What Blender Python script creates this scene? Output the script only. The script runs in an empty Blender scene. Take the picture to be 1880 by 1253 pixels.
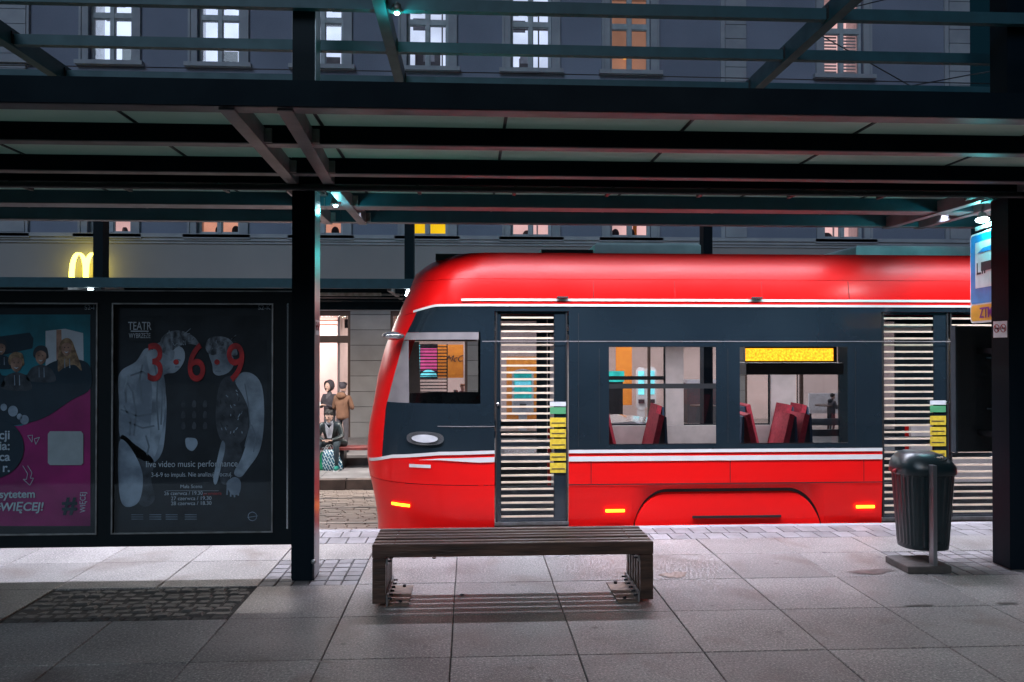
import bpy, math, random
from mathutils import Vector, Matrix, Euler
random.seed(7)
S = bpy.context.scene
COL = S.collection
# ------------------------------------------------------------------ camera
H = 2.0; F = 1462.0
YAW = math.radians(3.05); PIT = math.radians(0.53)
cam_d = bpy.data.cameras.new('camera'); cam = bpy.data.objects.new('camera', cam_d); COL.objects.link(cam)
cam.location = (0, 0, H); cam.rotation_euler = (math.radians(90)+PIT, 0, -YAW)
cam_d.sensor_width = 36; cam_d.lens = 28.0; cam_d.clip_start = 0.05; cam_d.clip_end = 500
S.camera = cam
# ------------------------------------------------------------------ night sky, city glow, exposure
W = bpy.data.worlds.new('World'); S.world = W; W.use_nodes = True
wn = W.node_tree.nodes; wl = W.node_tree.links
bg = wn['Background']; sky = wn.new('ShaderNodeTexSky'); sky.sky_type = 'NISHITA'; sky.sun_disc = False
sky.sun_elevation = math.radians(1); sky.sun_rotation = math.radians(200)
hs = wn.new('ShaderNodeMixRGB'); hs.blend_type = 'MIX'; hs.inputs[0].default_value = 0.985
hs.inputs[2].default_value = (0.12, 0.62, 1.0, 1)
wl.new(sky.outputs[0], hs.inputs[1]); wl.new(hs.outputs[0], bg.inputs[0])
bg.inputs[1].default_value = 0.017
sun_d = bpy.data.lights.new('city_glow', 'SUN'); sun_d.energy = 1.0; sun_d.angle = math.radians(30)
sun_d.color = (0.62, 0.80, 1.0)
sun = bpy.data.objects.new('city_glow', sun_d); COL.objects.link(sun)
sun.rotation_euler = Euler((math.radians(58), 0, math.radians(-20)))
S.view_settings.view_transform = 'Standard'; S.view_settings.look = 'None'
S.view_settings.exposure = 0.0; S.view_settings.gamma = 1.0
S.render.engine = 'CYCLES'
S.cycles.use_denoising = True
S.cycles.max_bounces = 7; S.cycles.diffuse_bounces = 3; S.cycles.glossy_bounces = 3
S.cycles.transmission_bounces = 4; S.cycles.transparent_max_bounces = 14
S.cycles.caustics_reflective = False; S.cycles.caustics_refractive = False
S.cycles.sample_clamp_indirect = 4.0
def area(name, loc, sx, sy, power, color=(1, 1, 1), rot=(0, 0, 0), spread=180):
    d = bpy.data.lights.new(name, 'AREA'); d.shape = 'RECTANGLE'; d.size = sx; d.size_y = sy
    d.energy = power; d.color = color; d.spread = math.radians(spread)
    o = bpy.data.objects.new(name, d); COL.objects.link(o); o.location = loc; o.rotation_euler = rot; return o
def point(name, loc, power, color=(1, 1, 1), r=0.05):
    d = bpy.data.lights.new(name, 'POINT'); d.energy = power; d.color = color; d.shadow_soft_size = r
    o = bpy.data.objects.new(name, d); COL.objects.link(o); o.location = loc; return o
# luminaires fixed beneath the track-side edge of the shelter (their housings are built with the shelter)
LEDX = [(-11.2, -7.9), (-7.9, -1.7), (-1.2, 4.6), (5.0, 10.8)]
for a, b in LEDX:
    area('led_strip_light', ((a+b)/2, 8.42, 3.455), b-a-0.2, 0.06, 25*(b-a), (0.84, 0.86, 1.0), spread=132); area('led_strip_light', ((a+b)/2, 8.36, 3.454), b-a-0.2, 0.05, 21*(b-a), (0.74, 0.78, 1.0), spread=78)
for a, b in LEDX[1:]:   # opposite shelter
    area('opposite_strip_light', ((a+b)/2, 16.35, 3.06), b-a-0.2, 0.06, 72*(b-a), (1.0, 0.94, 0.9))
SPOTS = [(-1.27, 7.62, 3.36), (5.16, 7.75, 3.30), (-.62, 6.80, 4.86), (-4.62, 5.9, 4.86)]
for i, p in enumerate(SPOTS):
    point('spot_lamp_light', (p[0], p[1], p[2]-0.06), (4, 20, 7, 4)[i], ((0.15, 0.9, 1.0), (0.12, 0.92, 0.95), (0.05, 0.9, 0.75), (0.05, 0.9, 0.8))[i], 0.03)
# street lamp standing behind the photographer
area('street_lamp_light', (2.5, -2.2, 6.4), 0.9, 0.5, 74, (1.0, 0.66, 0.43), (math.radians(28), 0, 0))
# shop interior and tram interior lamps
area('shop_ceiling_light', (-5.5, 23.2, 3.0), 3.4, 1.8, 300, (1.0, 0.80, 0.76))
area('shop_ceiling_light', (2.2, 23.0, 3.1), 9.0, 2.2, 520, (1.0, 0.86, 0.80))
area('shop_ceiling_light', (11.5, 23.0, 3.1), 8.0, 2.2, 420, (1.0, 0.86, 0.80))
area('tram_saloon_light', (5.2, 10.2, 2.12), 8.0, 0.5, 130, (1.0, 0.95, 0.95))

# ------------------------------------------------------------------ helpers
_R = Euler((math.radians(90)+PIT, 0, -YAW)).to_matrix()
def _dir(px, py): return _R @ Vector(((px-940)/F, (626.5-py)/F, -1))
def P(px, py, Y):
    d = _dir(px, py); k = Y/d.y; return Vector((d.x*k, Y, H+d.z*k))
def XX(px, Y, py=640): return P(px, py, Y).x
def ZZ(py, Y, px=940): return P(px, py, Y).z
def PZ(px, py, z):
    d = _dir(px, py); k = (z-H)/d.z; return Vector((d.x*k, d.y*k, z))
WL = {}
def tag(o, label=None, cat=None, group=None, kind=None):
    if label: o['label'] = label
    if cat: o['category'] = cat
    if group: o['group'] = group
    if kind: o['kind'] = kind
    return o
def empty(name, loc=(0, 0, 0), label=None, cat=None, group=None, kind=None, rz=0):
    o = bpy.data.objects.new(name, None); COL.objects.link(o); o.location = loc; o.empty_display_size = 0.1
    o.rotation_euler = (0, 0, rz)
    WL[o.name] = Vector(loc); return tag(o, label, cat, group, kind)
def link(name, me, parent=None, loc=None):
    o = bpy.data.objects.new(name, me); COL.objects.link(o)
    if parent is not None: o.parent = parent
    if loc is not None: o.location = loc
    WL[o.name] = (WL.get(parent.name, Vector()) if parent else Vector())+Vector(o.location)
    return o
class MB:
    def __init__(s): s.v = []; s.f = []; s.mi = []; s.sm = []
    def add(s, vs, fs, mi=0, smooth=False):
        n = len(s.v); s.v += [tuple(v) for v in vs]; s.f += [tuple(i+n for i in f) for f in fs]
        s.mi += [mi]*len(fs); s.sm += [smooth]*len(fs); return s
    def box(s, x0, x1, y0, y1, z0, z1, mi=0):
        vs = [(x, y, z) for z in (z0, z1) for y in (y0, y1) for x in (x0, x1)]
        return s.add(vs, [(0, 2, 3, 1), (4, 5, 7, 6), (0, 1, 5, 4), (2, 6, 7, 3), (0, 4, 6, 2), (1, 3, 7, 5)], mi)
    def bbox(s, x0, x1, y0, y1, z0, z1, b=0.01, mi=0):   # box with a chamfer all round in plan and on top
        r = []
        for z, i in ((z0, 0), (z1-b, 0), (z1, b)):
            r.append([(x0+i, y0+i, z), (x1-i, y0+i, z), (x1-i, y1-i, z), (x0+i, y1-i, z)])
        return s.loft(r, mi=mi)
    def loft(s, rings, mi=0, smooth=False, cap=True, closed=True):
        n = len(rings[0]); vs = [p for r in rings for p in r]; fs = []
        for k in range(len(rings)-1):
            for i in range(n if closed else n-1):
                j = (i+1) % n; fs.append((k*n+i, k*n+j, (k+1)*n+j, (k+1)*n+i))
        if cap and closed: fs += [tuple(range(n))[::-1], tuple((len(rings)-1)*n+i for i in range(n))]
        return s.add(vs, fs, mi, smooth)
    def tube(s, a, b, r, r2=None, n=10, mi=0, cap=True):
        a = Vector(a); b = Vector(b); r2 = r if r2 is None else r2; d = (b-a).normalized()
        u = d.orthogonal().normalized(); w = d.cross(u)
        ring = lambda c, q: [c+u*q*math.cos(2*math.pi*i/n)+w*q*math.sin(2*math.pi*i/n) for i in range(n)]
        return s.loft([ring(a, r), ring(b, r2)], mi, True, cap)
    def bar(s, a, b, w, h, mi=0):   # rectangular bar from a to b, w across (horizontal), h vertical, a/b on its underside centre
        a = Vector(a); b = Vector(b); d = (b-a).normalized(); u = d.cross(Vector((0, 0, 1))).normalized()*w/2; t = Vector((0, 0, h))
        return s.loft([[a-u, a+u, a+u+t, a-u+t], [b-u, b+u, b+u+t, b-u+t]], mi)
    def sphere(s, c, r, n=12, m=8, mi=0):
        c = Vector(c); r = Vector(r) if not isinstance(r, (int, float)) else Vector((r, r, r)); rings = []
        for k in range(m+1):
            th = math.pi*k/m; q = max(math.sin(th), 0.01)
            rings.append([(c.x+r.x*q*math.cos(2*math.pi*i/n), c.y+r.y*q*math.sin(2*math.pi*i/n), c.z-r.z*math.cos(th)) for i in range(n)])
        return s.loft(rings, mi, True)
    def poly(s, pts, nrm, th, mi=0):   # extruded flat outline
        nrm = Vector(nrm)*th; a = [Vector(p) for p in pts]; return s.loft([a, [p+nrm for p in a]], mi)
    def build(s, name, mats, parent=None, loc=None):
        if not isinstance(mats, (list, tuple)): mats = [mats]
        off = (WL.get(parent.name, Vector()) if parent else Vector())+(Vector(loc) if loc is not None else Vector())
        me = bpy.data.meshes.new(name); me.from_pydata([(v[0]-off.x, v[1]-off.y, v[2]-off.z) for v in s.v], [], s.f)
        for m in mats: me.materials.append(m)
        me.polygons.foreach_set('material_index', s.mi); me.polygons.foreach_set('use_smooth', s.sm); me.update()
        import bmesh
        bm = bmesh.new(); bm.from_mesh(me); bmesh.ops.recalc_face_normals(bm, faces=bm.faces); bm.to_mesh(me); bm.free()
        return link(name, me, parent, loc)
def B(x0, x1, y0, y1, z0, z1, mi=0): return MB().box(x0, x1, y0, y1, z0, z1, mi)

MT = {}
def mat(name, c, rough=0.6, metal=0.0, c2=None, ns=6.0, nd=6, bump=0.0, bs=40.0, spots=None, spec=0.5, coat=0.0, lo=0.35, hi=0.65, obj=True, rvar=0.0, stretch=None):
    """Principled with a noise blend between c and c2, optional fine bump, random per-object shade."""
    m = bpy.data.materials.new(name); m.use_nodes = True; nt = m.node_tree; N = nt.nodes; L = nt.links
    b = N['Principled BSDF']; b.inputs['Roughness'].default_value = rough; b.inputs['Metallic'].default_value = metal
    b.inputs['Specular IOR Level'].default_value = spec; b.inputs['Coat Weight'].default_value = coat; b.inputs['Coat Roughness'].default_value = 0.24 if name == 'tram_red' else 0.06
    c2 = c2 or tuple(x*0.8 for x in c)
    geo = N.new('ShaderNodeNewGeometry'); mp = N.new('ShaderNodeMapping'); L.new(geo.outputs['Position'], mp.inputs[0])
    if stretch: mp.inputs['Scale'].default_value = stretch
    n1 = N.new('ShaderNodeTexNoise'); n1.inputs['Scale'].default_value = ns; n1.inputs['Detail'].default_value = nd
    L.new(mp.outputs[0], n1.inputs['Vector'])
    r1 = N.new('ShaderNodeMapRange'); r1.inputs[1].default_value = lo; r1.inputs[2].default_value = hi; L.new(n1.outputs[0], r1.inputs[0])
    mx = N.new('ShaderNodeMixRGB'); mx.inputs[1].default_value = (*c, 1); mx.inputs[2].default_value = (*c2, 1); L.new(r1.outputs[0], mx.inputs[0])
    out = mx.outputs[0]
    if spots:   # fine speckle: (scale, colour, amount)
        n2 = N.new('ShaderNodeTexNoise'); n2.inputs['Scale'].default_value = spots[0]; n2.inputs['Detail'].default_value = 2; L.new(mp.outputs[0], n2.inputs['Vector'])
        r2 = N.new('ShaderNodeMapRange'); r2.inputs[1].default_value = 0.5; r2.inputs[2].default_value = 0.68; r2.inputs[4].default_value = spots[2]; L.new(n2.outputs[0], r2.inputs[0])
        m2 = N.new('ShaderNodeMixRGB'); m2.inputs[2].default_value = (*spots[1], 1); L.new(out, m2.inputs[1]); L.new(r2.outputs[0], m2.inputs[0]); out = m2.outputs[0]
    if rvar:
        oi = N.new('ShaderNodeObjectInfo'); r3 = N.new('ShaderNodeMapRange'); r3.inputs[3].default_value = 1-rvar; r3.inputs[4].default_value = 1+rvar; L.new(oi.outputs['Random'], r3.inputs[0])
        m3 = N.new('ShaderNodeVectorMath'); m3.operation = 'SCALE'; L.new(out, m3.inputs[0]); L.new(r3.outputs[0], m3.inputs['Scale']); out = m3.outputs[0]
    L.new(out, b.inputs['Base Color'])
    rr = N.new('ShaderNodeMapRange'); rr.inputs[3].default_value = max(rough-0.09, 0.02); rr.inputs[4].default_value = min(rough+0.09, 1); L.new(n1.outputs[0], rr.inputs[0]); L.new(rr.outputs[0], b.inputs['Roughness'])
    if bump:
        n3 = N.new('ShaderNodeTexNoise'); n3.inputs['Scale'].default_value = bs; n3.inputs['Detail'].default_value = 4; L.new(mp.outputs[0], n3.inputs['Vector'])
        bp = N.new('ShaderNodeBump'); bp.inputs['Strength'].default_value = bump; bp.inputs['Distance'].default_value = 0.01; L.new(n3.outputs[0], bp.inputs['Height']); L.new(bp.outputs[0], b.inputs['Normal'])
    MT[name] = m; return m
def emit(name, c, st, noise=0.0, ns=5.0, base=None):
    m = bpy.data.materials.new(name); m.use_nodes = True; nt = m.node_tree; N = nt.nodes; L = nt.links; b = N['Principled BSDF']
    b.inputs['Base Color'].default_value = (*(base or [x*0.5 for x in c]), 1); b.inputs['Emission Color'].default_value = (*c, 1); b.inputs['Emission Strength'].default_value = st
    if noise:
        geo = N.new('ShaderNodeNewGeometry'); n = N.new('ShaderNodeTexNoise'); n.inputs['Scale'].default_value = ns; L.new(geo.outputs['Position'], n.inputs['Vector'])
        r = N.new('ShaderNodeMapRange'); r.inputs[1].default_value = .3; r.inputs[2].default_value = .7; r.inputs[3].default_value = st*(1-noise); r.inputs[4].default_value = st*(1+noise*.5); L.new(n.outputs[0], r.inputs[0]); L.new(r.outputs[0], b.inputs['Emission Strength'])
    MT[name] = m; return m
def glass(name, tint, refl=1.0, rough=0.02):
    m = bpy.data.materials.new(name); m.use_nodes = True; nt = m.node_tree; N = nt.nodes; L = nt.links; N.remove(N['Principled BSDF'])
    t = N.new('ShaderNodeBsdfTransparent'); t.inputs[0].default_value = (*tint, 1); g = N.new('ShaderNodeBsdfGlossy'); g.inputs['Roughness'].default_value = rough
    f = N.new('ShaderNodeFresnel'); f.inputs[0].default_value = 1.5; k = N.new('ShaderNodeMath'); k.operation = 'MULTIPLY'; k.inputs[1].default_value = refl; L.new(f.outputs[0], k.inputs[0])
    mx = N.new('ShaderNodeMixShader'); L.new(k.outputs[0], mx.inputs[0]); L.new(t.outputs[0], mx.inputs[1]); L.new(g.outputs[0], mx.inputs[2]); L.new(mx.outputs[0], N['Material Output'].inputs[0])
    MT[name] = m; return m
# ------------------------------------------------------------------ materials
def slab_material():
    m = mat('granite_slab', (0.215, 0.200, 0.190), 0.43, c2=(0.115, 0.105, 0.10), ns=1.3, nd=10, bump=0.6, bs=110, spots=(68, (0.42, 0.385, 0.35), 0.75), rvar=0.16, lo=0.3, hi=0.72)
    nt = m.node_tree; N = nt.nodes; L = nt.links; b = N['Principled BSDF']
    src = b.inputs['Base Color'].links[0].from_socket; geo = N['Geometry'] if 'Geometry' in N else None
    geo = [n for n in N if n.type == 'NEW_GEOMETRY'][0]
    # brown spill stains and dark drips, fixed to the paving
    n = N.new('ShaderNodeTexNoise'); n.inputs['Scale'].default_value = 1.7; n.inputs['Detail'].default_value = 7; n.inputs['Distortion'].default_value = 0.4; L.new(geo.outputs[0], n.inputs['Vector'])
    r = N.new('ShaderNodeMapRange'); r.inputs[1].default_value = 0.54; r.inputs[2].default_value = 0.72; r.inputs[4].default_value = 0.7; L.new(n.outputs[0], r.inputs[0])
    mx = N.new('ShaderNodeMixRGB'); mx.inputs[2].default_value = (0.095, 0.066, 0.054, 1); L.new(src, mx.inputs[1]); L.new(r.outputs[0], mx.inputs[0])
    n2 = N.new('ShaderNodeTexVoronoi'); n2.inputs['Scale'].default_value = 2.3; L.new(geo.outputs[0], n2.inputs['Vector'])
    r2 = N.new('ShaderNodeMapRange'); r2.inputs[1].default_value = 0.04; r2.inputs[2].default_value = 0.07; r2.inputs[3].default_value = 0.75; r2.inputs[4].default_value = 0.0; L.new(n2.outputs['Distance'], r2.inputs[0])
    mx2 = N.new('ShaderNodeMixRGB'); mx2.inputs[2].default_value = (0.05, 0.045, 0.045, 1); L.new(mx.outputs[0], mx2.inputs[1]); L.new(r2.outputs[0], mx2.inputs[0])
    n4 = N.new('ShaderNodeTexNoise'); n4.inputs['Scale'].default_value = 48; n4.inputs['Detail'].default_value = 3; L.new(geo.outputs[0], n4.inputs['Vector'])
    r4 = N.new('ShaderNodeMapRange'); r4.inputs[1].default_value = 0.52; r4.inputs[2].default_value = 0.68; r4.inputs[4].default_value = 0.7; L.new(n4.outputs[0], r4.inputs[0])
    mx4 = N.new('ShaderNodeMixRGB'); mx4.inputs[2].default_value = (0.06, 0.055, 0.055, 1); L.new(mx2.outputs[0], mx4.inputs[1]); L.new(r4.outputs[0], mx4.inputs[0])
    L.new(mx4.outputs[0], b.inputs['Base Color']); return m
slab_material()
mat('joint', (0.035, 0.030, 0.028), 0.9, bump=0.5, bs=60)
mat('cobble', (0.075, 0.064, 0.056), 0.6, c2=(0.040, 0.036, 0.034), ns=14, bump=0.9, bs=50, rvar=0.18)
mat('paver', (0.18, 0.168, 0.17), 0.6, c2=(0.12, 0.11, 0.11), ns=5, bump=0.5, bs=90, rvar=0.22, spots=(200, (0.3, 0.28, 0.27), 0.4))
mat('kerb', (0.27, 0.255, 0.26), 0.6, c2=(0.20, 0.19, 0.19), ns=4, bump=0.4, bs=90, rvar=0.1)
mat('kerb_brown', (0.16, 0.12, 0.105), 0.8, c2=(0.10, 0.078, 0.07), ns=3, bump=0.6, bs=40, rvar=0.15)
mat('track_paver', (0.33, 0.26, 0.22), 0.7, c2=(0.24, 0.20, 0.18), ns=1.3, nd=8, bump=0.5, bs=40)
mat('asphalt', (0.06, 0.06, 0.065), 0.85, bump=0.4, bs=80)
mat('rail_steel', (0.22, 0.2, 0.19), 0.35, 0.9)
mat('beam_paint', (0.003, 0.010, 0.016), 0.55, 0.0, c2=(0.002, 0.007, 0.012), spec=0.05, ns=3, bump=0.05, bs=30)
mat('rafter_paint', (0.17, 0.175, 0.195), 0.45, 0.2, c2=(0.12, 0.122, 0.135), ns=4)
mat('post_paint', (0.003, 0.008, 0.013), 0.45, 0.0, spec=0.08, c2=(0.006, 0.011, 0.016), ns=2.5, bump=0.05, bs=80, stretch=(1, 1, 0.15))
mat('post_steel', (0.34, 0.36, 0.37), 0.32, 0.85, c2=(0.22, 0.23, 0.25), ns=3, stretch=(1, 1, 0.2))
mat('ceiling_panel', (0.70, 0.78, 0.70), 0.65, c2=(0.55, 0.62, 0.56), ns=1.6, nd=7, rvar=0.10, bump=0.05)
_m = MT['ceiling_panel']; _N = _m.node_tree.nodes; _L = _m.node_tree.links; _t = _N.new('ShaderNodeBsdfTranslucent'); _t.inputs[0].default_value = (0.75, 0.86, 0.76, 1)
_x = _N.new('ShaderNodeMixShader'); _x.inputs[0].default_value = 0.5; _L.new(_N['Principled BSDF'].outputs[0], _x.inputs[1]); _L.new(_t.outputs[0], _x.inputs[2]); _L.new(_x.outputs[0], _N['Material Output'].inputs[0])
mat('black_plastic', (0.012, 0.014, 0.016), 0.45)
mat('frame_black', (0.006, 0.010, 0.013), 0.4, spec=0.2)
mat('wood', (0.095, 0.048, 0.032), 0.36, c2=(0.030, 0.016, 0.011), ns=7, nd=8, stretch=(0.35, 3, 3), bump=0.5, bs=30, rvar=0.18)
mat('galvanised', (0.33, 0.33, 0.33), 0.45, 0.8, c2=(0.2, 0.19, 0.18), ns=9)
mat('rusty_plate', (0.23, 0.16, 0.12), 0.7, 0.3, c2=(0.12, 0.09, 0.08), ns=12)
mat('bin_green', (0.008, 0.020, 0.024), 0.33, c2=(0.005, 0.013, 0.016), ns=8, spec=0.6)
mat('bin_base', (0.09, 0.075, 0.068), 0.8, c2=(0.05, 0.045, 0.042), ns=8, bump=0.5)
mat('butts', (0.5, 0.28, 0.16), 0.8, c2=(0.7, 0.6, 0.5), ns=60)
mat('tram_red', (0.85, 0.006, 0.006), 0.32, c2=(0.80, 0.006, 0.006), ns=1.2, coat=0.16, spec=0.25, bump=0.015, bs=6)
mat('tram_white', (0.78, 0.74, 0.70), 0.35, coat=0.4, c2=(0.72, 0.69, 0.66))
mat('tram_black', (0.014, 0.024, 0.032), 0.18, c2=(0.010, 0.018, 0.025), ns=1.0, coat=0.4, spec=0.5)
mat('tram_grey', (0.25, 0.225, 0.22), 0.4, c2=(0.2, 0.18, 0.18))
mat('tram_lining', (0.62, 0.56, 0.58), 0.55, c2=(0.52, 0.47, 0.49))
mat('roof_grey', (0.72, 0.80, 0.84), 0.6, 0.0, c2=(0.5, 0.58, 0.62), ns=3)
mat('teal_lit_paint', (0.022, 0.075, 0.10), 0.45, 0.0, spec=.3)  # teal light on the far beams and purlins is put into this colour
mat('rubber', (0.010, 0.011, 0.012), 0.6)
mat('seat_red', (0.45, 0.03, 0.06), 0.8, c2=(0.30, 0.02, 0.045), ns=30)
mat('seat_blue', (0.03, 0.06, 0.12), 0.8)
mat('sticker_yellow', (0.80, 0.58, 0.05), 0.4, c2=(0.62, 0.42, 0.04), ns=25)
mat('sticker_green', (0.10, 0.35, 0.16), 0.4)
mat('stripe_cream', (0.78, 0.62, 0.47), 0.5)
mat('chrome', (0.6, 0.6, 0.62), 0.2, 0.9, c2=(0.5, 0.5, 0.5))
mat('plaster', (0.215, 0.235, 0.32), 0.85, c2=(0.165, 0.182, 0.25), ns=0.5, nd=9, bump=0.35, bs=60, spots=(60, (0.28, 0.30, 0.40), 0.5))
mat('plaster_band', (0.27, 0.26, 0.275), 0.85, c2=(0.235, 0.225, 0.24), ns=0.4, nd=8, bump=0.3, bs=60)
mat('trim', (0.34, 0.35, 0.40), 0.8, c2=(0.28, 0.29, 0.34), ns=2, rvar=0.05)
mat('stone', (0.30, 0.285, 0.28), 0.8, c2=(0.24, 0.225, 0.22), ns=1.6, nd=8, bump=0.4, bs=50, rvar=0.09)
mat('sash', (0.42, 0.45, 0.50), 0.6)
mat('brown_frame', (0.10, 0.05, 0.035), 0.5)
mat('room_wall', (0.75, 0.62, 0.58), 0.8, c2=(0.66, 0.54, 0.50), ns=1.5)
mat('room_white', (0.8, 0.78, 0.8), 0.7)
mat('room_floor', (0.25, 0.22, 0.2), 0.4)
mat('room_dark', (0.05, 0.055, 0.065), 0.5)
mat('orange_wall', (0.85, 0.30, 0.03), 0.7, c2=(0.75, 0.25, 0.03))
mat('dark_metal', (0.02, 0.02, 0.024), 0.4, 0.4)
mat('car_silver', (0.50, 0.50, 0.53), 0.25, 0.6, coat=0.8)
mat('car_glass', (0.02, 0.025, 0.03), 0.08)
mat('skin', (0.62, 0.40, 0.32), 0.6); mat('hair', (0.015, 0.012, 0.012), 0.6)
mat('leather', (0.018, 0.026, 0.028), 0.32, c2=(0.03, 0.04, 0.042), ns=8, bump=0.5, bs=14)
mat('hoodie_grey', (0.40, 0.42, 0.48), 0.9, bump=0.3, bs=30); mat('hoodie_dark', (0.055, 0.045, 0.055), 0.9, c2=(0.035, 0.03, 0.038), ns=10, bump=0.4, bs=16)
mat('coat_brown', (0.21, 0.105, 0.062), 0.9, c2=(0.15, 0.075, 0.045), ns=6, bump=0.5, bs=14); mat('denim', (0.022, 0.035, 0.045), 0.85, bump=0.3, bs=20)
mat('trousers_grey', (0.10, 0.09, 0.10), 0.9); mat('shoe_green', (0.01, 0.20, 0.16), 0.6); mat('white_plastic', (0.75, 0.75, 0.76), 0.45)
mat('bag_green', (0.01, 0.36, 0.17), 0.35, bump=0.6, bs=12); mat('bench_red', (0.22, 0.04, 0.035), 0.5, c2=(0.13, 0.03, 0.03))
mat('sign_blue', (0.0, 0.26, 0.62), 0.35); mat('sign_white', (0.8, 0.82, 0.85), 0.4); mat('sign_orange', (0.85, 0.42, 0.04), 0.4); mat('sign_purple', (0.25, 0.02, 0.28), 0.4); mat('ink', (0.03, 0.03, 0.04), 0.5)
mat('ink_red', (0.42, 0.02, 0.03), 0.5)
mat('print_black', (0.010, 0.012, 0.016), 0.5); mat('print_dark', (0.016, 0.021, 0.029), 0.6, c2=(0.005, 0.007, 0.011), ns=5)
mat('print_red', (0.800, 0.032, 0.032), 0.5, c2=(0.33, 0.01, 0.012), ns=9); mat('print_grey', (0.432, 0.512, 0.608), 0.6, c2=(0.20, 0.24, 0.30), ns=4.5, nd=8, lo=0.4, hi=0.62)
mat('print_skin', (0.480, 0.560, 0.656), 0.6, c2=(0.15, 0.18, 0.22), ns=5); mat('print_mid', (0.21, 0.255, 0.31), 0.6)
mat('print_hair', (0.320, 0.368, 0.432), 0.6, c2=(0.03, 0.035, 0.045), ns=24, stretch=(1, 1, 0.5))
mat('print_vest', (0.080, 0.088, 0.104), 0.6, c2=(0.02, 0.022, 0.03), ns=12); mat('print_text', (0.688, 0.750, 0.825), 0.5)
mat('print_magenta', (0.528, 0.016, 0.208), 0.5, c2=(0.26, 0.008, 0.11), ns=2); mat('print_teal', (0.016, 0.272, 0.352), 0.5, c2=(0.012, 0.13, 0.17), ns=3)
mat('print_face', (0.576, 0.320, 0.224), 0.6, c2=(0.25, 0.13, 0.09), ns=14); mat('print_blond', (0.480, 0.304, 0.160), 0.6, c2=(0.16, 0.09, 0.05), ns=30); mat('print_navy', (0.010, 0.03, 0.05), 0.6); mat('print_card', (0.525, 0.562, 0.575), 0.5)
emit('sign_yellow_glow', (1.0, 0.84, 0.12), 5.5); emit('win_white', (0.70, 0.80, 1.0), 1.15, 0.25, 1.1); emit('win_pink', (1.0, 0.46, 0.31), 0.72, 0.3, 1.4); emit('win_amber', (0.70, 0.36, 0.24), 0.42, 0.35, 1.2)
emit('win_yellow', (1.0, 0.62, 0.01), 1.0, 0.15, 2); emit('win_rose', (1.0, 0.62, 0.58), 0.85, 0.3, 1.2)
emit('led_amber', (1.0, 0.42, 0.02), 2.6, 0.5, 40); emit('marker_amber', (1.0, 0.30, 0.01), 9.0); emit('led_white', (0.8, 0.95, 1.0), 22.0); emit('led_strip', (0.93, 0.93, 1.0), 9.0)
emit('screen_cyan', (0.25, 0.95, 1.0), 1.3, 0.5, 4); emit('screen_pink', (1.0, 0.12, 0.35), 0.9, 0.5, 3); emit('screen_teal', (0.03, 0.65, 0.55), 0.9, 0.5, 5); emit('panel_light', (1.0, 0.8, 0.72), 1.0)
glass('tram_glass', (0.80, 0.84, 0.88), 1.0, 0.03); glass('shop_glass', (0.93, 0.93, 0.95), 0.7); glass('case_glass', (0.95, 0.98, 1.0), 0.7, 0.04)
M = MT

# ================================================================== SETTING
ZT = 0.0
def bed(Y): return -0.35 if Y < 10.5 else -0.35-0.0836*(Y-10.5)
sk = empty('ground', (0, 0, 0), kind='structure')
g = MB().add([(-150, -60, -1.2), (150, -60, -1.2), (150, 150, -1.2), (-150, 150, -1.2)], [(0, 1, 2, 3)]).build('ground_sheet', M['asphalt'], sk)
plat = tag(B(-60, 60, -14, 8.90, -0.6, -0.014).build('platform', M['joint']), kind='structure')
# stone slabs, each a piece
SX0, SP = -0.120, 0.832; SD = 0.82
ROWS = [5.19-.82*k for k in range(4, 0, -1)]+[5.19, 6.01, 6.83, 7.65]
def slab_mesh(seed, dd=0.82):
    random.seed(seed); w = SP/2-0.004; d = dd/2-0.004; b = 0.004; rings = []
    for z, i in ((-0.05, 0), (-0.004, 0), (0.0, b)):
        rings.append([(-w+i, -d+i, z), (w-i, -d+i, z), (w-i, d-i, z), (-w+i, d-i, z)])
    mb = MB().loft(rings); me = bpy.data.meshes.new('paving_slab'); me.from_pydata(mb.v, [], mb.f); me.materials.append(M['granite_slab']); me.update(); return me
sm_ = slab_mesh(1); sm2_ = slab_mesh(2, 0.62)
holes = set([(-4, 5), (-3, 5), (-2, 6), (5, 6), (6, 6)])
for r in range(8):
    for k in range(-13, 14):
        if (k, r) in holes: continue
        o = link('paving_slab', sm_ if r < 7 else sm2_, plat, (SX0+SP*(k+0.5)+random.uniform(-.0015, .0015), ROWS[r]+(SD/2 if r < 7 else .31), random.uniform(-0.002, 0.0015)))
        o.rotation_euler = (random.uniform(-.0015, .0015), random.uniform(-.0015, .0015), random.uniform(-.002, .002))
def stone_mesh(name, w, d, m, b=0.012, dome=0.004):
    w /= 2; d /= 2
    rings = [[(-w, -d, -.05), (w, -d, -.05), (w, d, -.05), (-w, d, -.05)], [(-w, -d, -.014), (w, -d, -.014), (w, d, -.014), (-w, d, -.014)],
             [(-w+b, -d+b, 0), (w-b, -d+b, 0), (w-b, d-b, 0), (-w+b, d-b, 0)]]
    mb = MB().loft(rings); me = bpy.data.meshes.new(name); me.from_pydata(mb.v, [], mb.f); me.materials.append(m); me.update(); return me
cob = [stone_mesh('cobble', w, 0.088, M['cobble'], 0.016) for w in (0.10, 0.115, 0.13)]
x0, x1, y0 = SX0-4*SP+0.01, SX0-2*SP-0.01, 6.02
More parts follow.
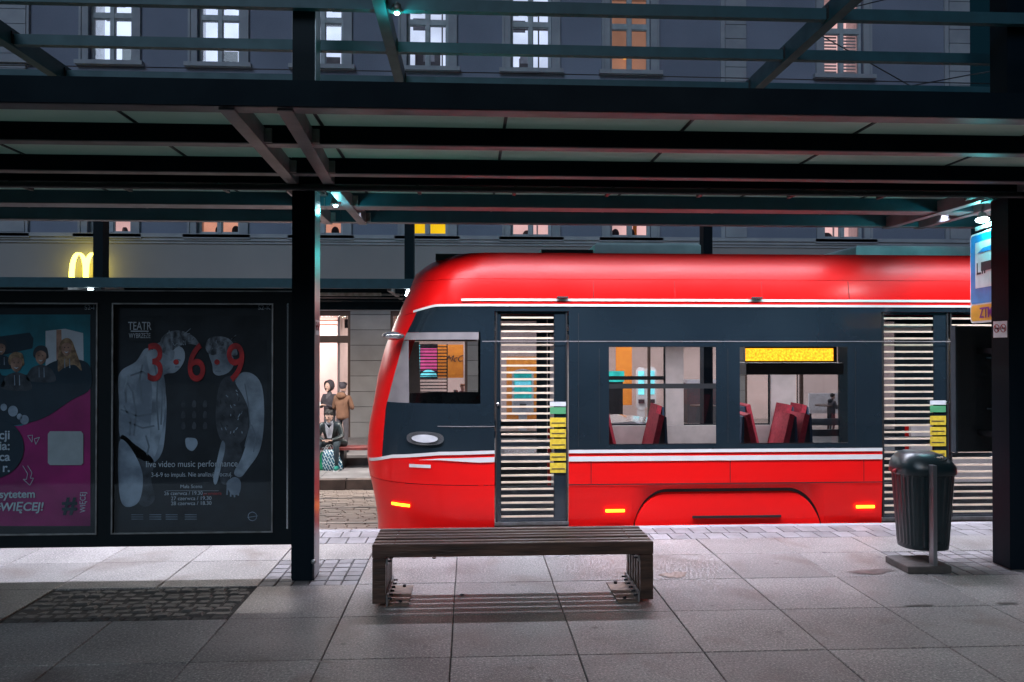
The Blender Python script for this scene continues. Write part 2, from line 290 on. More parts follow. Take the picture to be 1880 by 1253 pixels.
for r in range(8):
    x = x0+random.uniform(-0.05, 0)
    while x < x1-0.05:
        i = random.randrange(3); w = (0.10, 0.115, 0.13)[i]+0.009
        o = link('cobble', cob[i], plat, (min(max(x+w/2, x0+w/2), x1-w/2), y0+0.048+r*0.1005+random.uniform(-.006, .006), -0.006+random.uniform(-.008, .006)))
        o.rotation_euler = (random.uniform(-.06, .06), random.uniform(-.06, .06), random.uniform(-.05, .05)); x += w
pv = stone_mesh('paver', 0.131, 0.129, M['paver'], 0.005)
for (k, r) in ((-2, 6), (5, 6), (6, 6)):
    for i in range(6):
        for j in range(6):
            X = SX0+SP*k+0.0694+i*0.1388; Yp = 6.83+0.0683+j*0.1366
            o = link('paver', pv, plat, (X, Yp, -0.002+random.uniform(-.004, .001))); o.rotation_euler = (0, 0, random.uniform(-.03, .03))
pe = stone_mesh('edge_paver', 0.193, 0.254, M['paver'], 0.004)
for j in range(2):
    for i in range(-46, 50):
        o = link('edge_paver', pe, plat, (0.2*i+0.1*j+0.03, 8.40+j*0.262, random.uniform(-.003, .0)))
ks = MB().bbox(-0.497, 0.497, -0.06, 0.06, -0.3, 0.0, 0.006)
kme = bpy.data.meshes.new('kerb_stone'); kme.from_pydata(ks.v, [], ks.f); kme.materials.append(M['kerb'])
for i in range(-11, 12): link('kerb_stone', kme, plat, (i+0.2, 8.86, 0.001))
mat('stain_brown', (0.17, 0.115, 0.09), 0.5, c2=(0.20, 0.15, 0.125), ns=30); mat('stain_wet', (0.11, 0.095, 0.088), 0.4, c2=(0.085, 0.07, 0.065), ns=12)
def stain(px, py, w, d, m, seed):
    rs_ = random.Random(seed); c = PZ(px, py, 0); n = 30; ph = [rs_.uniform(0, 6.28) for _ in range(5)]
    pts = []
    for i in range(n):
        a = 2*math.pi*i/n; k = 1+.22*math.sin(2*a+ph[0])+.16*math.sin(3*a+ph[1])+.12*math.sin(7*a+ph[2])+.08*math.sin(11*a+ph[3]); pts.append((c.x+w*k*math.cos(a), c.y+d*k*math.sin(a), .0035))
    MB().add(pts+[(c.x, c.y, .0035)], [(i, (i+1) % n, n) for i in range(n)]).build('stain', M[m], plat)
stain(1238, 1056, .10, .10, 'stain_brown', 1); stain(1600, 1050, .20, .07, 'stain_wet', 2); stain(1688, 1112, .10, .02, 'stain_wet', 3); stain(1185, 1075, .03, .012, 'stain_wet', 4)
stain(596, 1216, .07, .015, 'stain_wet', 5); stain(1850, 1108, .10, .02, 'stain_wet', 6); stain(974, 1228, .02, .02, 'stain_wet', 7); stain(1092, 1153, .02, .02, 'stain_wet', 8); stain(220, 1241, .03, .012, 'stain_wet', 9)
# track bed between the platforms
tb = MB().add([(-60, 8.9, -0.38), (60, 8.9, -0.38), (60, 10.5, -0.38), (-60, 10.5, -0.38), (60, 16.1, bed(16.1)-0.03), (-60, 16.1, bed(16.1)-0.03)], [(0, 1, 2, 3), (3, 2, 4, 5)])
trk = tag(tb.build('track_bed', M['joint']), kind='structure')
random.seed(3); mb = MB(); rails_y = (9.63, 11.07, 12.95, 14.385)
def col_paver(x0, x1, y0, y1, z0, z1): mb.add([(x0, y0, z0-.03), (x1, y0, z0-.03), (x1, y1, z1-.03), (x0, y1, z1-.03), (x0+.008, y0+.008, z0), (x1-.008, y0+.008, z0), (x1-.008, y1-.008, z1), (x0+.008, y1-.008, z1)], [(4, 5, 6, 7), (0, 1, 5, 4), (1, 2, 6, 5), (3, 0, 4, 7)])
row = 0; y = 8.95
while y < 15.95:
    d = 0.135
    if any(abs(y+d/2-ry) < 0.105 for ry in rails_y): y += 0.01; continue
    x = -11+(row % 2)*0.13
    while x < 11:
        w = random.choice((0.24, 0.26, 0.29)); j = random.uniform(-.004, .004)
        col_paver(x, x+w-.006, y, y+d-.006, bed(y)+j, bed(y+d)+j); x += w
    y += d; row += 1
tag(mb.build('track_paving', M['track_paver']), 'brown stone setts paving the tram tracks between the two platforms', 'paving', kind='stuff')
rl = empty('tram_rails', (0, 0, 0), kind='structure')
for ry in rails_y:
    z = bed(ry); MB().box(-40, 40, ry-.035, ry+.035, z-.1, z+.004).build('rail', M['rail_steel'], rl)
    MB().box(-40, 40, ry+.05, ry+.075, z-.1, z-.006).build('rail_flange', M['rail_steel'], rl)
# opposite platform and pavement in front of the building
ZO = -0.60; YO = 15.97
op = tag(B(-60, 60, YO+0.16, 17.93, -1.1, ZO-.004).build('opposite_platform', M['joint']), kind='structure')
ks = MB().bbox(-0.99, 0.99, -0.08, 0.08, -0.5, 0.0, 0.01); k2 = bpy.data.meshes.new('kerb_block'); k2.from_pydata(ks.v, [], ks.f); k2.materials.append(M['kerb_brown'])
ks = MB().bbox(-0.995, 0.995, -0.42, 0.42, -0.05, 0.0, 0.004); k3 = bpy.data.meshes.new('paving_slab'); k3.from_pydata(ks.v, [], ks.f); k3.materials.append(M['kerb'])
for i in range(-7, 9):
    link('kerb_block', k2, op, (i*2+0.55, YO+.08, ZO+.0))
    for j in range(2): link('paving_slab', k3, op, (i*2+0.2*j, YO+.60+j*.86, ZO+.004+.0005*j))
pavm = tag(B(-60, 60, 17.93, 40, -1.1, -0.38).build('pavement', M['paver']), kind='structure')
skyd = None

# ================================================================== BUILDING
YB = 21.5
bl = empty('city_building', (0, YB, -0.38), 'long grey stuccoed city building with rows of lit casement windows above a ground floor restaurant', 'building')
RX = XX(1779, YB, 80)
def bx(x0, x1, y0, y1, z0, z1, name, m, par=bl): return B(x0, x1, y0, y1, z0, z1).build(name, M[m], par)
WX = [XX(p, YB, 90) for p in (203, 402, 592, 785, 975, 1157)]+[XX(1548, YB, 90)]
WX = [WX[0]-2.85*2, WX[0]-2.85]+WX
WW = 1.12
zs2 = ZZ(118, YB, 500)-0.0; zt2 = zs2+2.35; zs1 = ZZ(433, YB, 700); zt1 = zs1+2.15
def wall_row(z0, z1, zs, zt, m):
    mb = MB(); x = -40.0
    for wx in WX:
        mb.box(x, wx-WW/2, YB, YB+.35, z0, z1); mb.box(wx-WW/2, wx+WW/2, YB, YB+.35, z0, zs); mb.box(wx-WW/2, wx+WW/2, YB, YB+.35, zt, z1); x = wx+WW/2
    mb.box(x, RX, YB, YB+.35, z0, z1); return mb.build('wall', M[m], bl)
wall_row(zs1-.14, zs1+2.9, zs1, zt1, 'plaster'); wall_row(zs1+2.9, 14.5, zs2, zt2, 'plaster')
bx(RX-.02, RX+.0, YB+.35, 45, -.38, 14.5, 'side_wall', 'plaster')
bx(-40, RX, YB+2.6, YB+2.7, zs1-.14, 14.5, 'inner_wall', 'room_dark')
bx(-40, RX+.4, YB-.5, 45, 14.5, 15.2, 'roof', 'trim')
# cornice mouldings under the first floor and plain fascia band
zc = ZZ(437, YB, 300)
for a, b, o_ in ((0, .10, .16), (-.08, 0, .11), (-.15, -.08, .06)): bx(-40, RX+.1, YB-o_, YB, zc+a, zc+b-.003, 'cornice', 'trim')
bx(-40, RX, YB-.02, YB+.35, ZZ(520, YB), zc-.15, 'fascia', 'plaster_band')
zg = ZZ(571, YB, 640)
bx(-40, RX, YB-.0, YB+.35, zg, ZZ(520, YB), 'lintel', 'stone')
def window(wx, zs, zt, glow, deep, kind):
    w = WW/2; f = MB(); a = .23
    f.box(wx-w-a, wx-w, YB-.05, YB-.002, zs-.02, zt+.1); f.box(wx+w, wx+w+a, YB-.05, YB-.002, zs-.02, zt+.1); f.box(wx-w-a, wx+w+a, YB-.06, YB-.002, zt+.1, zt+.3)
    f.box(wx-w-a-.0, wx-w-a+.06, YB-.08, YB-.05, zs-.02, zt+.1); f.box(wx+w+a-.06, wx+w+a, YB-.08, YB-.05, zs-.02, zt+.1)
    win = f.build('window', M['trim'], bl)
    MB().box(wx-w-a-.08, wx+w+a+.08, YB-.16, YB-.002, zs-.13, zs-.021).build('sill', M['trim'], win)
    s = MB(); t = .06; y0, y1 = YB+.12, YB+.20
    s.box(wx-w, wx-w+t, y0, y1, zs, zt); s.box(wx+w-t, wx+w, y0, y1, zs, zt); s.box(wx-w+t, wx+w-t, y0, y1, zs, zs+t); s.box(wx-w+t, wx+w-t, y0, y1, zt-t, zt)
    s.box(wx-.05, wx+.05, y0-.02, y1, zs+t, zt-t); tr = zs+1.18
    s.box(wx-w+t, wx-.05, y0-.01, y1, tr, tr+.13); s.box(wx+.05, wx+w-t, y0-.01, y1, tr, tr+.13)
    for sx in (-1, 1):
        for (za, zb) in ((zs+t, tr), (tr+.13, zt-t)):
            xa, xb = sorted((wx+sx*.05, wx+sx*(w-t))); s.box(xa, xa+.022, y0+.01, y1, za, zb); s.box(xb-.022, xb, y0+.01, y1, za, zb); s.box(xa+.022, xb-.022, y0+.01, y1, za, za+.025); s.box(xa+.022, xb-.022, y0+.01, y1, zb-.025, zb)
    s.build('sash', M['sash'], win)
    MB().box(wx-w+t, wx+w-t, y0+.05, y0+.056, zs+t, zt-t).build('pane', M['shop_glass'], win)
    rb = MB(); yb = YB+deep
    rb.box(wx-w-.3, wx+w+.3, yb, yb+.05, zs-.3, zt+.3)
    rb.build('lit_room', M[glow], win)
    d = MB(); rnd = random.Random(int(wx*97)+int(zs)); mi = 0
    if glow == 'win_white':
        e = MB(); e.box(wx-.75, wx+.8, yb-.06, yb-.002, zs-.3, zs+rnd.uniform(.05, .25), 1)
        e.box(wx+rnd.uniform(-.5, -.2), wx+rnd.uniform(0, .3), yb-.04, yb-.003, zs+.5, zs+rnd.uniform(.75, 1.05), 0); e.box(wx+.32, wx+.36, yb-.04, yb-.003, zs, zt, 0)
        for q in (.0, .55): e.box(wx-.55+q, wx-.25+q, yb-.5, yb-.1, zt-.30, zt-.26, 0)
        e.box(wx-.8, wx+.8, yb-.05, yb-.003, zt-.62+rnd.uniform(-.1, .1), zt-.58, 0); e.build('room_fittings', [M['tram_grey'], M['sash']], win)
    rs = MB(); rs.box(wx-w-.35, wx-w-.3, YB+.36, yb, zs-.3, zt+.3); rs.box(wx+w+.3, wx+w+.35, YB+.36, yb, zs-.3, zt+.3); rs.box(wx-w-.3, wx+w+.3, YB+.36, yb, zt+.25, zt+.3); rs.box(wx-w-.3, wx+w+.3, YB+.36, yb, zs-.35, zs-.3)
    rs.build('room_wall', M['room_white'], win)
    if kind == 'chairs':
        for r in range(2):
            for c in range(5):
                x = wx-.5+c*.22+.04*r; z = zs+.06+r*.15
                d.box(x, x+.15, yb-.3-r*.1, yb-.28-r*.1, z+.09, z+.2, (c+r) % 3); d.tube((x, yb-.3, z-.1), (x, yb-.3, z+.1), .008, n=4, mi=3); d.tube((x+.15, yb-.3, z-.1), (x+.15, yb-.3, z+.1), .008, n=4, mi=3)
        d.build('stacked_seats', [M['coat_brown'], M['orange_wall'], M['bag_green'], M['dark_metal']], win)
    elif kind == 'plant':
        d.box(wx+.05, wx+.45, yb-.3, yb-.27, zs+.2, zs+.5, 0); d.box(wx-.05, wx+.5, yb-.25, yb-.2, zs+.02, zs+.16, 1)
        for k in range(9): d.tube((wx-.14, yb-.3, zs+.2), (wx-.14+rnd.uniform(-.1, .1), yb-.3, zs+.3+rnd.uniform(0, .12)), .012, .03, 5, 0)
        d.box(wx-.2, wx-.08, yb-.33, yb-.25, zs+.02, zs+.18, 2); d.build('plant_pots', [M['screen_teal'], M['dark_metal'], M['sticker_yellow']], win)
    elif kind == 'desk':
        d.box(wx-.5, wx-.12, yb-.4, yb-.2, zs-.1, zs+.28, 1); d.box(wx+.1, wx+.45, yb-.3, yb-.28, zs+.05, zs+.12, 0); d.tube((wx+.2, yb-.3, zs), (wx+.42, yb-.3, zs+.22), .015, n=5, mi=0)
        d.box(wx-.2, wx+.12, yb-.05, yb-.03, zs+.7, zs+1.0, 2); d.box(wx-.5, wx-.05, yb-.05, yb-.03, zs+1.6, zs+1.95, 2); d.build('desk', [M['dark_metal'], M['tram_grey'], M['white_plastic']], win)
    elif kind == 'lamp':
        d.tube((wx+.18, yb-.3, zs+.9), (wx+.18, yb-.3, zt-.1), .012, n=5, mi=0); d.box(wx+.08, wx+.28, yb-.36, yb-.22, zs+.82, zs+.98, 1); d.box(wx-.42, wx-.2, yb-.2, yb-.1, zs, zs+.5, 0); d.build('pendant_lamp', [M['dark_metal'], M['led_amber']], win)
    elif kind == 'blind':
        for k in range(12): 
            for sx in (-1, 1): d.box(min(wx+sx*.09, wx+sx*.46), max(wx+sx*.09, wx+sx*.46), y1+.02, y1+.03, zs+.12+k*.088, zs+.165+k*.088, 0)
        d.build('blind', [M['room_wall']], win)
    elif kind == 'people':
        for q in (-.25, .2): d.sphere((wx+q, yb-.6, zs+.22), (.11, .11, .15)); d.sphere((wx+q, yb-.6, zs-.1), (.24, .14, .26))
        d.box(wx+.36, wx+.47, yb-.1, yb-.06, zs, zt, 1); d.build('office_furniture', [M['hoodie_dark'], M['orange_wall']], win)
    elif kind == 'wheel':
        d.tube((wx-.05, yb-.5, zs+.15), (wx+.0, yb-.46, zs+.16), .17, n=14); d.box(wx+.25, wx+.29, yb-.3, yb-.26, zs, zt, 1); d.build('office_furniture', [M['ink'], M['white_plastic']], win)
    return win
up = ['desk', 'chairs', 'plant', 'chairs', 'chairs', 'desk', 'desk', 'lamp', 'blind']
gl = ['win_white']*7+['win_amber', 'win_rose']
for i, wx in enumerate(WX): window(wx, zs2, zt2, gl[i], 1.6, up[i])
gl = ['win_pink', 'win_pink', 'win_rose', 'win_pink', 'win_pink', 'win_yellow', 'win_rose', 'win_rose', 'win_rose']
for i, wx in enumerate(WX): window(wx, zs1, zt1, gl[i], 1.5, ['desk', 'desk', 'wheel', 'people', 'people', '', 'wheel', 'people', 'wheel'][i])
# quoin pilasters: stone blocks one above the other
for (pa, pb) in ((1330, 1368), (1740, 1777)):
    xa, xb = XX(pa, YB, 90), XX(pb, YB, 90)
    bx(xa-.12, xa-.005, YB-.05, YB-.002, zc+.1, 14.4, 'pilaster_trim', 'trim'); z = zc+.12
    while z < 14.2: MB().bbox(xa, xb, YB-.09, YB-.002, z, z+.375, .008).build('stone_block', M['trim'], bl); z += .39
xa, xb = XX(-60, YB, 90), XX(50, YB, 90); z = zc+.12
while z < 14.2: MB().bbox(xa, xb, YB-.09, YB-.002, z, z+.375, .008).build('stone_block', M['trim'], bl); z += .39
# ground floor openings and piers of grooved stone
openings = [(XX(480, YB), XX(643, YB)), (XX(717, YB), XX(858, YB)), (XX(905, YB), XX(1335, YB)), (XX(1368, YB), XX(1580, YB)), (XX(1612, YB), XX(1765, YB))]
x = -40.0
for (a, b) in openings+[(RX, RX)]:
    if a-x > 0.05:
        bx(x, a, YB+.06, YB+.35, -.38, zg, 'wall', 'joint'); z = -.38
        cells = max(1, round((a-x)/6.0)); cw = (a-x)/cells
        for c in range(cells if x > -39 else 0):
            z = -.38
            while z < zg-.05:
                zz = min(z+.40, zg-.005); MB().bbox(x+c*cw+.004, x+(c+1)*cw-.004, YB-.0, YB+.06, z, zz, .004).build('stone_block', M['stone'], bl); z += .412
        if x <= -39: bx(x, a, YB, YB+.06, -.38, zg, 'wall', 'stone')
    if b > a:
        fr = MB(); t = .07
        fr.box(a, a+t, YB+.05, YB+.2, -.38, zg); fr.box(b-t, b, YB+.05, YB+.2, -.38, zg); fr.box(a+t, b-t, YB+.05, YB+.2, zg-.13, zg)
        if a < -3: fr.box(a+t, b-t, YB+.05, YB+.2, ZZ(630, YB), ZZ(617, YB))
        n = int((b-a)/2.2)
        for k in range(1, n+1): xm = a+(b-a)*k/(n+1); fr.box(xm-.03, xm+.03, YB+.06, YB+.19, -.38, zg-.13)
        sf = fr.build('shop_window', M['brown_frame'], bl)
        MB().box(a+t, b-t, YB+.12, YB+.126, -.38, zg-.13).build('pane', M['shop_glass'], sf)
    x = b
# restaurant interior shell
bx(-8, RX-.1, YB+.35, 26.4, -.40, -.36, 'shop_floor', 'room_floor'); bx(-8, RX-.1, YB+.35, 26.4, zg+.15, zg+.2, 'shop_ceiling', 'room_wall')
bx(-8, XX(648, 24.5), 24.4, 24.5, -.36, zg+.15, 'shop_wall', 'room_wall'); bx(XX(648, 24.5), RX-.1, 26.3, 26.4, -.36, zg+.15, 'shop_wall', 'room_wall'); bx(XX(646, 24.5), XX(650, 24.5), YB+.35, 26.3, -.36, zg+.15, 'shop_wall', 'room_wall'); bx(-8.1, -8, YB+.35, 26.4, -.36, zg+.15, 'shop_wall', 'room_wall')
bx(RX-.1, RX-.02, YB+.35, 26.4, -.36, zg+.15, 'shop_wall', 'room_wall')
# ---- things in and on the building
t = empty('arch_sign', (XX(155, YB-.25), YB-.25, ZZ(513, YB)), 'glowing yellow double arch letter sign on the grey wall, partly hidden by a post', 'sign')
mb = MB(); X0 = XX(131, YB-.25); Z0 = ZZ(514, YB-.2, 150); 
def arch(xa, xb, h, steps=18):
    cx = (xa+xb)/2; r = (xb-xa)/2; rings = []
    for i in range(steps+1):
        a = math.pi*i/steps; ca = math.cos(a); X = cx-r*math.copysign(abs(ca)**0.8, ca); Z = Z0+h*math.sin(a)**0.62
        wd = .045+.04*abs(ca); rings.append([(X-wd, YB-.30, Z-.045), (X+wd, YB-.30, Z-.045*0), (X+wd, YB-.20, Z-.0), (X-wd, YB-.20, Z-.045)])
    for k in range(steps):
        a = math.pi*(k+.5)/steps
    # ribbon of constant thickness
    pts = []; 
    for i in range(steps+1):
        a = math.pi*i/steps; ca = math.cos(a); pts.append(Vector((cx-r*ca, 0, Z0+h*abs(math.sin(a))**0.75)))
    rr = []
    for i, p in enumerate(pts):
        d = (pts[min(i+1, steps)]-pts[max(i-1, 0)]).normalized(); n = Vector((-d.z, 0, d.x)); w = .022+.026*abs(math.cos(math.pi*i/steps))
        a_, b_ = p+n*w, p-n*w; rr.append([(a_.x, YB-.30, a_.z), (b_.x, YB-.30, b_.z), (b_.x, YB-.2, b_.z), (a_.x, YB-.2, a_.z)])
    mb.loft(rr)
aw = .36; arch(X0, X0+aw, .68); mb.build('arch', M['sign_yellow_glow'], t); mb = MB(); arch(X0+aw, X0+2*aw, .68); mb.build('arch', M['sign_yellow_glow'], t)
B(X0-.1, X0+2*aw+.1, YB-.19, YB-.06, Z0-.08, Z0-.0).build('bracket', M['dark_metal'], t)
point('arch_sign_light', (X0+aw, YB-.55, Z0+.35), 9, (1.0, 0.75, 0.05), .2)
def thing(name, label, cat, loc, group=None): return empty(name, loc, label, cat, group)
# louvred menu screens behind the second opening
YS = 22.6
t = thing('menu_screen', 'cyan and white lit menu screen behind horizontal black louvres', 'screen', (XX(765, YS), YS, 0)); a, b = XX(752, YS), XX(771, YS)
B(a, b, YS, YS+.05, ZZ(693, YS), ZZ(634, YS)).build('display', M['screen_cyan'], t); B(a-.02, b+.02, YS+.05, YS+.1, ZZ(695, YS), ZZ(632, YS)).build('case', M['dark_metal'], t)
t = thing('menu_screen', 'pink lit menu screen with a teal arc behind horizontal black louvres', 'screen', (XX(790, YS), YS, 0)); a, b = XX(772, YS), XX(802, YS)
B(a, b, YS, YS+.05, ZZ(680, YS), ZZ(640, YS)).build('display', M['screen_pink'], t); B(a-.0, b+.02, YS+.05, YS+.1, ZZ(695, YS), ZZ(632, YS)).build('case', M['dark_metal'], t)
mb = MB(); mb.poly([(XX(787, YS)+.24*math.cos(q), YS-.01, ZZ(692, YS)+.2*math.sin(q)) for q in [math.pi*i/10 for i in range(11)]], (0, 1, 0), .008); mb.build('picture', M['screen_cyan'], t)
t = thing('louvre_screen', 'row of thin black horizontal louvre slats across the second shop window', 'louvre', (XX(790, YB), YB+.3, 1)); a, b = XX(750, YB+.3), XX(822, YB+.3)
ln = B(a, b, YB+.28, YB+.32, -.015, .015)
lme = ln.build('slat', M['dark_metal'], t); lme.location.z = -1+ZZ(637, YB+.3)+.0; lm = lme.data
for k in range(1, 20):
    z = ZZ(637+5.9*k, YB+.3); o = link('slat', lm, t, (0, 0, z-1.0+1.0-1.0+0.0))
for k, o in enumerate([c for c in bpy.data.objects if c.parent == t]): o.location = (0, 0, ZZ(637+5.9*k, YB+.3)-0.0)
for xx in (a, b-.03): B(xx, xx+.03, YB+.25, YB+.35, -.36, ZZ(632, YB+.3)).build('upright', M['dark_metal'], t)
YC = 23.2
t = thing('orange_wall_panel', 'orange wall panel with black handwritten cafe lettering beside the louvres', 'wall panel', (XX(840, YC), YC, 0))
B(XX(803, YC), XX(851, YC), YC, YC+.08, ZZ(694, YC), ZZ(633, YC)).build('panel', M['orange_wall'], t); B(XX(851, YC), XX(857, YC), YC-.02, YC+.08, -.36, ZZ(630, YC)).build('edge_post', M['room_wall'], t)
def text(s, name, loc, size, m, parent, rot=(math.pi/2, 0, 0), align='LEFT', ext=0.0015, shear=0, sx=1.0, off=0.0):
    c = bpy.data.curves.new(name, 'FONT'); c.body = s; c.size = size; c.extrude = ext; c.align_x = align; c.shear = shear; c.offset = off
    c.materials.append(M[m]); o = bpy.data.objects.new(name, c); COL.objects.link(o); o.parent = parent
    o.location = Vector(loc)-WL[parent.name]; o.rotation_euler = rot; o.scale = (sx, 1, 1); WL[o.name] = Vector(loc); return o
text('McCafé', 'lettering', (XX(818, YC-.02), YC-.015, ZZ(664, YC)), .26, 'ink', t, shear=.4)
t = thing('hanging_speaker', 'black cylindrical fixture hanging from the ceiling in the left shop window', 'ceiling fixture', (XX(636, 22.2), 22.2, ZZ(612, 22.2)))
MB().tube((XX(636, 22.2), 22.2, ZZ(603, 22.2)), (XX(636, 22.2), 22.2, ZZ(587, 22.2)), .055, n=12).build('housing', M['dark_metal'], t); MB().tube((XX(636, 22.2), 22.2, ZZ(587, 22.2)), (XX(636, 22.2), 22.2, zg+.15), .008, n=6).build('rod', M['dark_metal'], t)
t = thing('ceiling_rail', 'thin brass coloured ceiling rail above the window on the left of the shop', 'rail', (XX(610, 23), 23, ZZ(590, 23)))
for py in (589, 597): MB().tube((XX(560, 23), 23, ZZ(py, 23)), (XX(645, 23), 23, ZZ(py, 23)), .02, n=6).build('rail_bar', M['coat_brown'], t)
# ordering kiosks
def kiosk(px, Y, label, w=.62, scr='screen_teal', z0=-.36, ztop=None, zscr=None):
    x = XX(px, Y); t = thing('order_kiosk', label, 'kiosk', (x, Y, z0), 'ordering kiosks in the restaurant'); zt = ztop or 1.45; n = 10
    out = []
    for k in range(n+1): a = math.pi*k/n; out.append((x+w/2*math.cos(a), Y, zt-.15+.15*math.sin(a)))
    out += [(x-w/2, Y, zt-1.25), (x-w/2+.08, Y, zt-1.33), (x+w/2-.08, Y, zt-1.33), (x+w/2, Y, zt-1.25)]
    MB().poly(out, (0, 1, 0), .12).build('body', M['white_plastic'], t); B(x-w/2+.06, x+w/2-.06, Y-.02, Y-.002, zt-.85, zt-.12).build('screen', M[scr], t)
    B(x-w/2+.09, x+w/2-.09, Y-.03, Y-.021, zt-.5, zt-.36).build('picture', M['screen_cyan'], t); B(x-.09, x+.09, Y-.06, Y-.002, zt-1.12, zt-1.0).build('card_reader', M['ink'], t); B(x-.12, x+.12, Y+.02, Y+.1, z0, zt-1.33).build('stand', M['white_plastic'], t)
kiosk(960, 22.9, 'white order kiosk with a teal screen seen through the front tram door', ztop=ZZ(678, 22.9))
kiosk(1177, 24.6, 'white order kiosk left of its pair seen through the middle tram window', .30, 'screen_cyan', ztop=ZZ(675, 24.6)); kiosk(1196, 24.3, 'white order kiosk right of its pair seen through the middle tram window', .30, 'screen_cyan', ztop=ZZ(674, 24.3))
t = thing('orange_wall_panel', 'orange wall panel behind the kiosk in the front tram door', 'wall panel', (XX(960, 24), 24, 0)); B(XX(930, 24), XX(990, 24), 24, 24.06, ZZ(790, 24), ZZ(655, 24)).build('panel', M['orange_wall'], t)
t = thing('orange_wall_panel', 'tall orange wall panel behind the left side of the middle tram window', 'wall panel', (XX(1140, 24), 25, 0)); B(XX(1131, 25), XX(1160, 25), 25, 25.06, ZZ(745, 25), ZZ(632, 25)).build('panel', M['orange_wall'], t)
t = thing('menu_screen', 'green lit screen low behind the left side of the middle tram window', 'screen', (XX(1130, 24), 23.5, 0)); B(XX(1113, 23.5), XX(1146, 23.5), 23.5, 23.55, ZZ(702, 23.5), ZZ(682, 23.5)).build('display', M['screen_teal'], t); B(XX(1115, 23.5), XX(1144, 23.5), 23.55, 23.6, -.36, ZZ(684, 23.5)).build('stand', M['dark_metal'], t)
t = thing('service_counter', 'long dark counter behind the seats of the restaurant', 'counter', (XX(1285, 24.8), 24.8, -.36)); B(XX(1262, 24.8), XX(1335, 24.8), 24.8, 25.4, -.36, ZZ(705, 24.8)).build('cabinet', M['room_dark'], t); B(XX(1260, 24.8), XX(1337, 24.8), 24.75, 25.45, ZZ(705, 24.8), ZZ(699, 24.8)).build('worktop', M['sash'], t)
t = thing('white_partition', 'plain white partition panel inside the restaurant right of the pillar', 'partition', (XX(1520, 23), 23, -.36)); B(XX(1485, 23), XX(1555, 23), 23, 23.06, ZZ(762, 23), ZZ(724, 23)).build('panel', M['room_white'], t)
for px in (1488, 1550): B(XX(px, 23), XX(px, 23)+.05, 23.06, 23.1, -.36, ZZ(726, 23)).build('leg', M['dark_metal'], t)
def tabl(px, Y, lb):
    x = XX(px, Y); t = thing('cafe_table', lb, 'table', (x, Y, -.36), 'tables in the restaurant'); MB().tube((x, Y, .36), (x, Y, .39), .36, n=16).build('table_top', M['wood'], t); MB().tube((x, Y, -.36), (x, Y, .36), .03, n=8).build('leg', M['dark_metal'], t); MB().tube((x, Y, -.36), (x, Y, -.33), .22, n=12).build('base', M['dark_metal'], t)
tabl(815, 22.6, 'round wooden cafe table beside the seated pair at the orange panel'); tabl(1520, 22.2, 'round wooden cafe table near the partition'); tabl(1290, 22.3, 'round wooden cafe table in front of the dark counter')

# opposite shelter -------------------------------------------------
osh = empty('opposite_shelter', (0, 16.3, ZO), 'low dark steel shelter roof on posts over the opposite platform', 'shelter')
for i in range(-1, 4):
    X = XX(170, 16.3)+.095+i*6.18
    MB().bbox(X-.095, X+.095, 16.3, 16.58, ZO, 4.95, .004).build('post', M['post_paint'], osh)
    for Yb_ in (0,): MB().bar((X-.35, 15.75, 3.13), (X-.35, 19.8, 3.13), .08, .14).build('rafter', M['rafter_paint'], osh); MB().bar((X+.35, 15.75, 3.13), (X+.35, 19.8, 3.13), .08, .14).build('rafter', M['rafter_paint'], osh)
for (ya, yb, z0, z1, m) in ((15.66, 15.74, 3.17, 3.36, 'teal_lit_paint'), (16.6, 16.7, 3.14, 3.27, 'beam_paint'), (17.6, 17.7, 3.12, 3.27, 'beam_paint'), (18.6, 18.72, 3.1, 3.27, 'beam_paint'), (19.7, 19.85, 2.95, 3.27, 'beam_paint')):
    B(-22, 16, ya, yb, z0, z1).build('beam', M[m], osh)
for ya in (16.7, 17.7, 19.85): B(-22, 16, ya-.09, ya+.004, 3.105 if ya < 19 else 2.94, 3.115 if ya < 19 else 2.95).build('beam_flange', M['rafter_paint'], osh)
for i in range(-15, 12): B(i*1.44, i*1.44+1.41, 15.75, 19.7, 3.275, 3.30).build('roof_panel', M['ceiling_panel'], osh)
for a, b in LEDX[1:]: B(a+.1, b-.1, 16.32, 16.38, 3.07, 3.13).build('strip_lamp', [M['galvanised']], osh)
for i in range(3): MB().tube((XX(743, 15.9)+i*6.18-6.1, 15.95, 3.05), (XX(743, 15.9)+i*6.18-6.1, 15.95, 3.16), .08, .05, 10).build('spot_lamp', M['led_white'], osh)

# ================================================================== NEAR SHELTER
sh = empty('tram_shelter', (0, 7.0, 0), 'large dark steel platform shelter with panelled ceiling and open upper lattice', 'shelter')
PX = [-1.527-6.41, -1.527, 4.875, 11.29]
for X in PX:
    p = MB(); p.box(X, X+.19, 6.955, 6.985, 0, 3.36)
    p = MB().bbox(X, X+.19, 6.955, 7.2, 0.004, 5.6, .004).build('post', M['post_paint'], sh)
    B(X+.001, X+.1905, 6.99, 7.15, 0.9, 0.904).build('seam', M['black_plastic'], p)
    B(X+.1895, X+.1935, 6.955, 7.185, 0.02, 5.58).build('side_plate', M['post_steel'], p); B(X-.0035, X+.0005, 6.955, 7.185, 0.02, 5.58).build('side_plate', M['post_paint'], p)
    B(X-.06, X+.25, 6.88, 7.26, 3.372, 3.398).build('head_plate', M['beam_paint'], p)
XA, XB = -14.2, 14.0
beams = [(4.68, 4.80), (5.52, 5.62), (6.45, 6.55), (7.90, 8.12), (8.90, 9.00)]
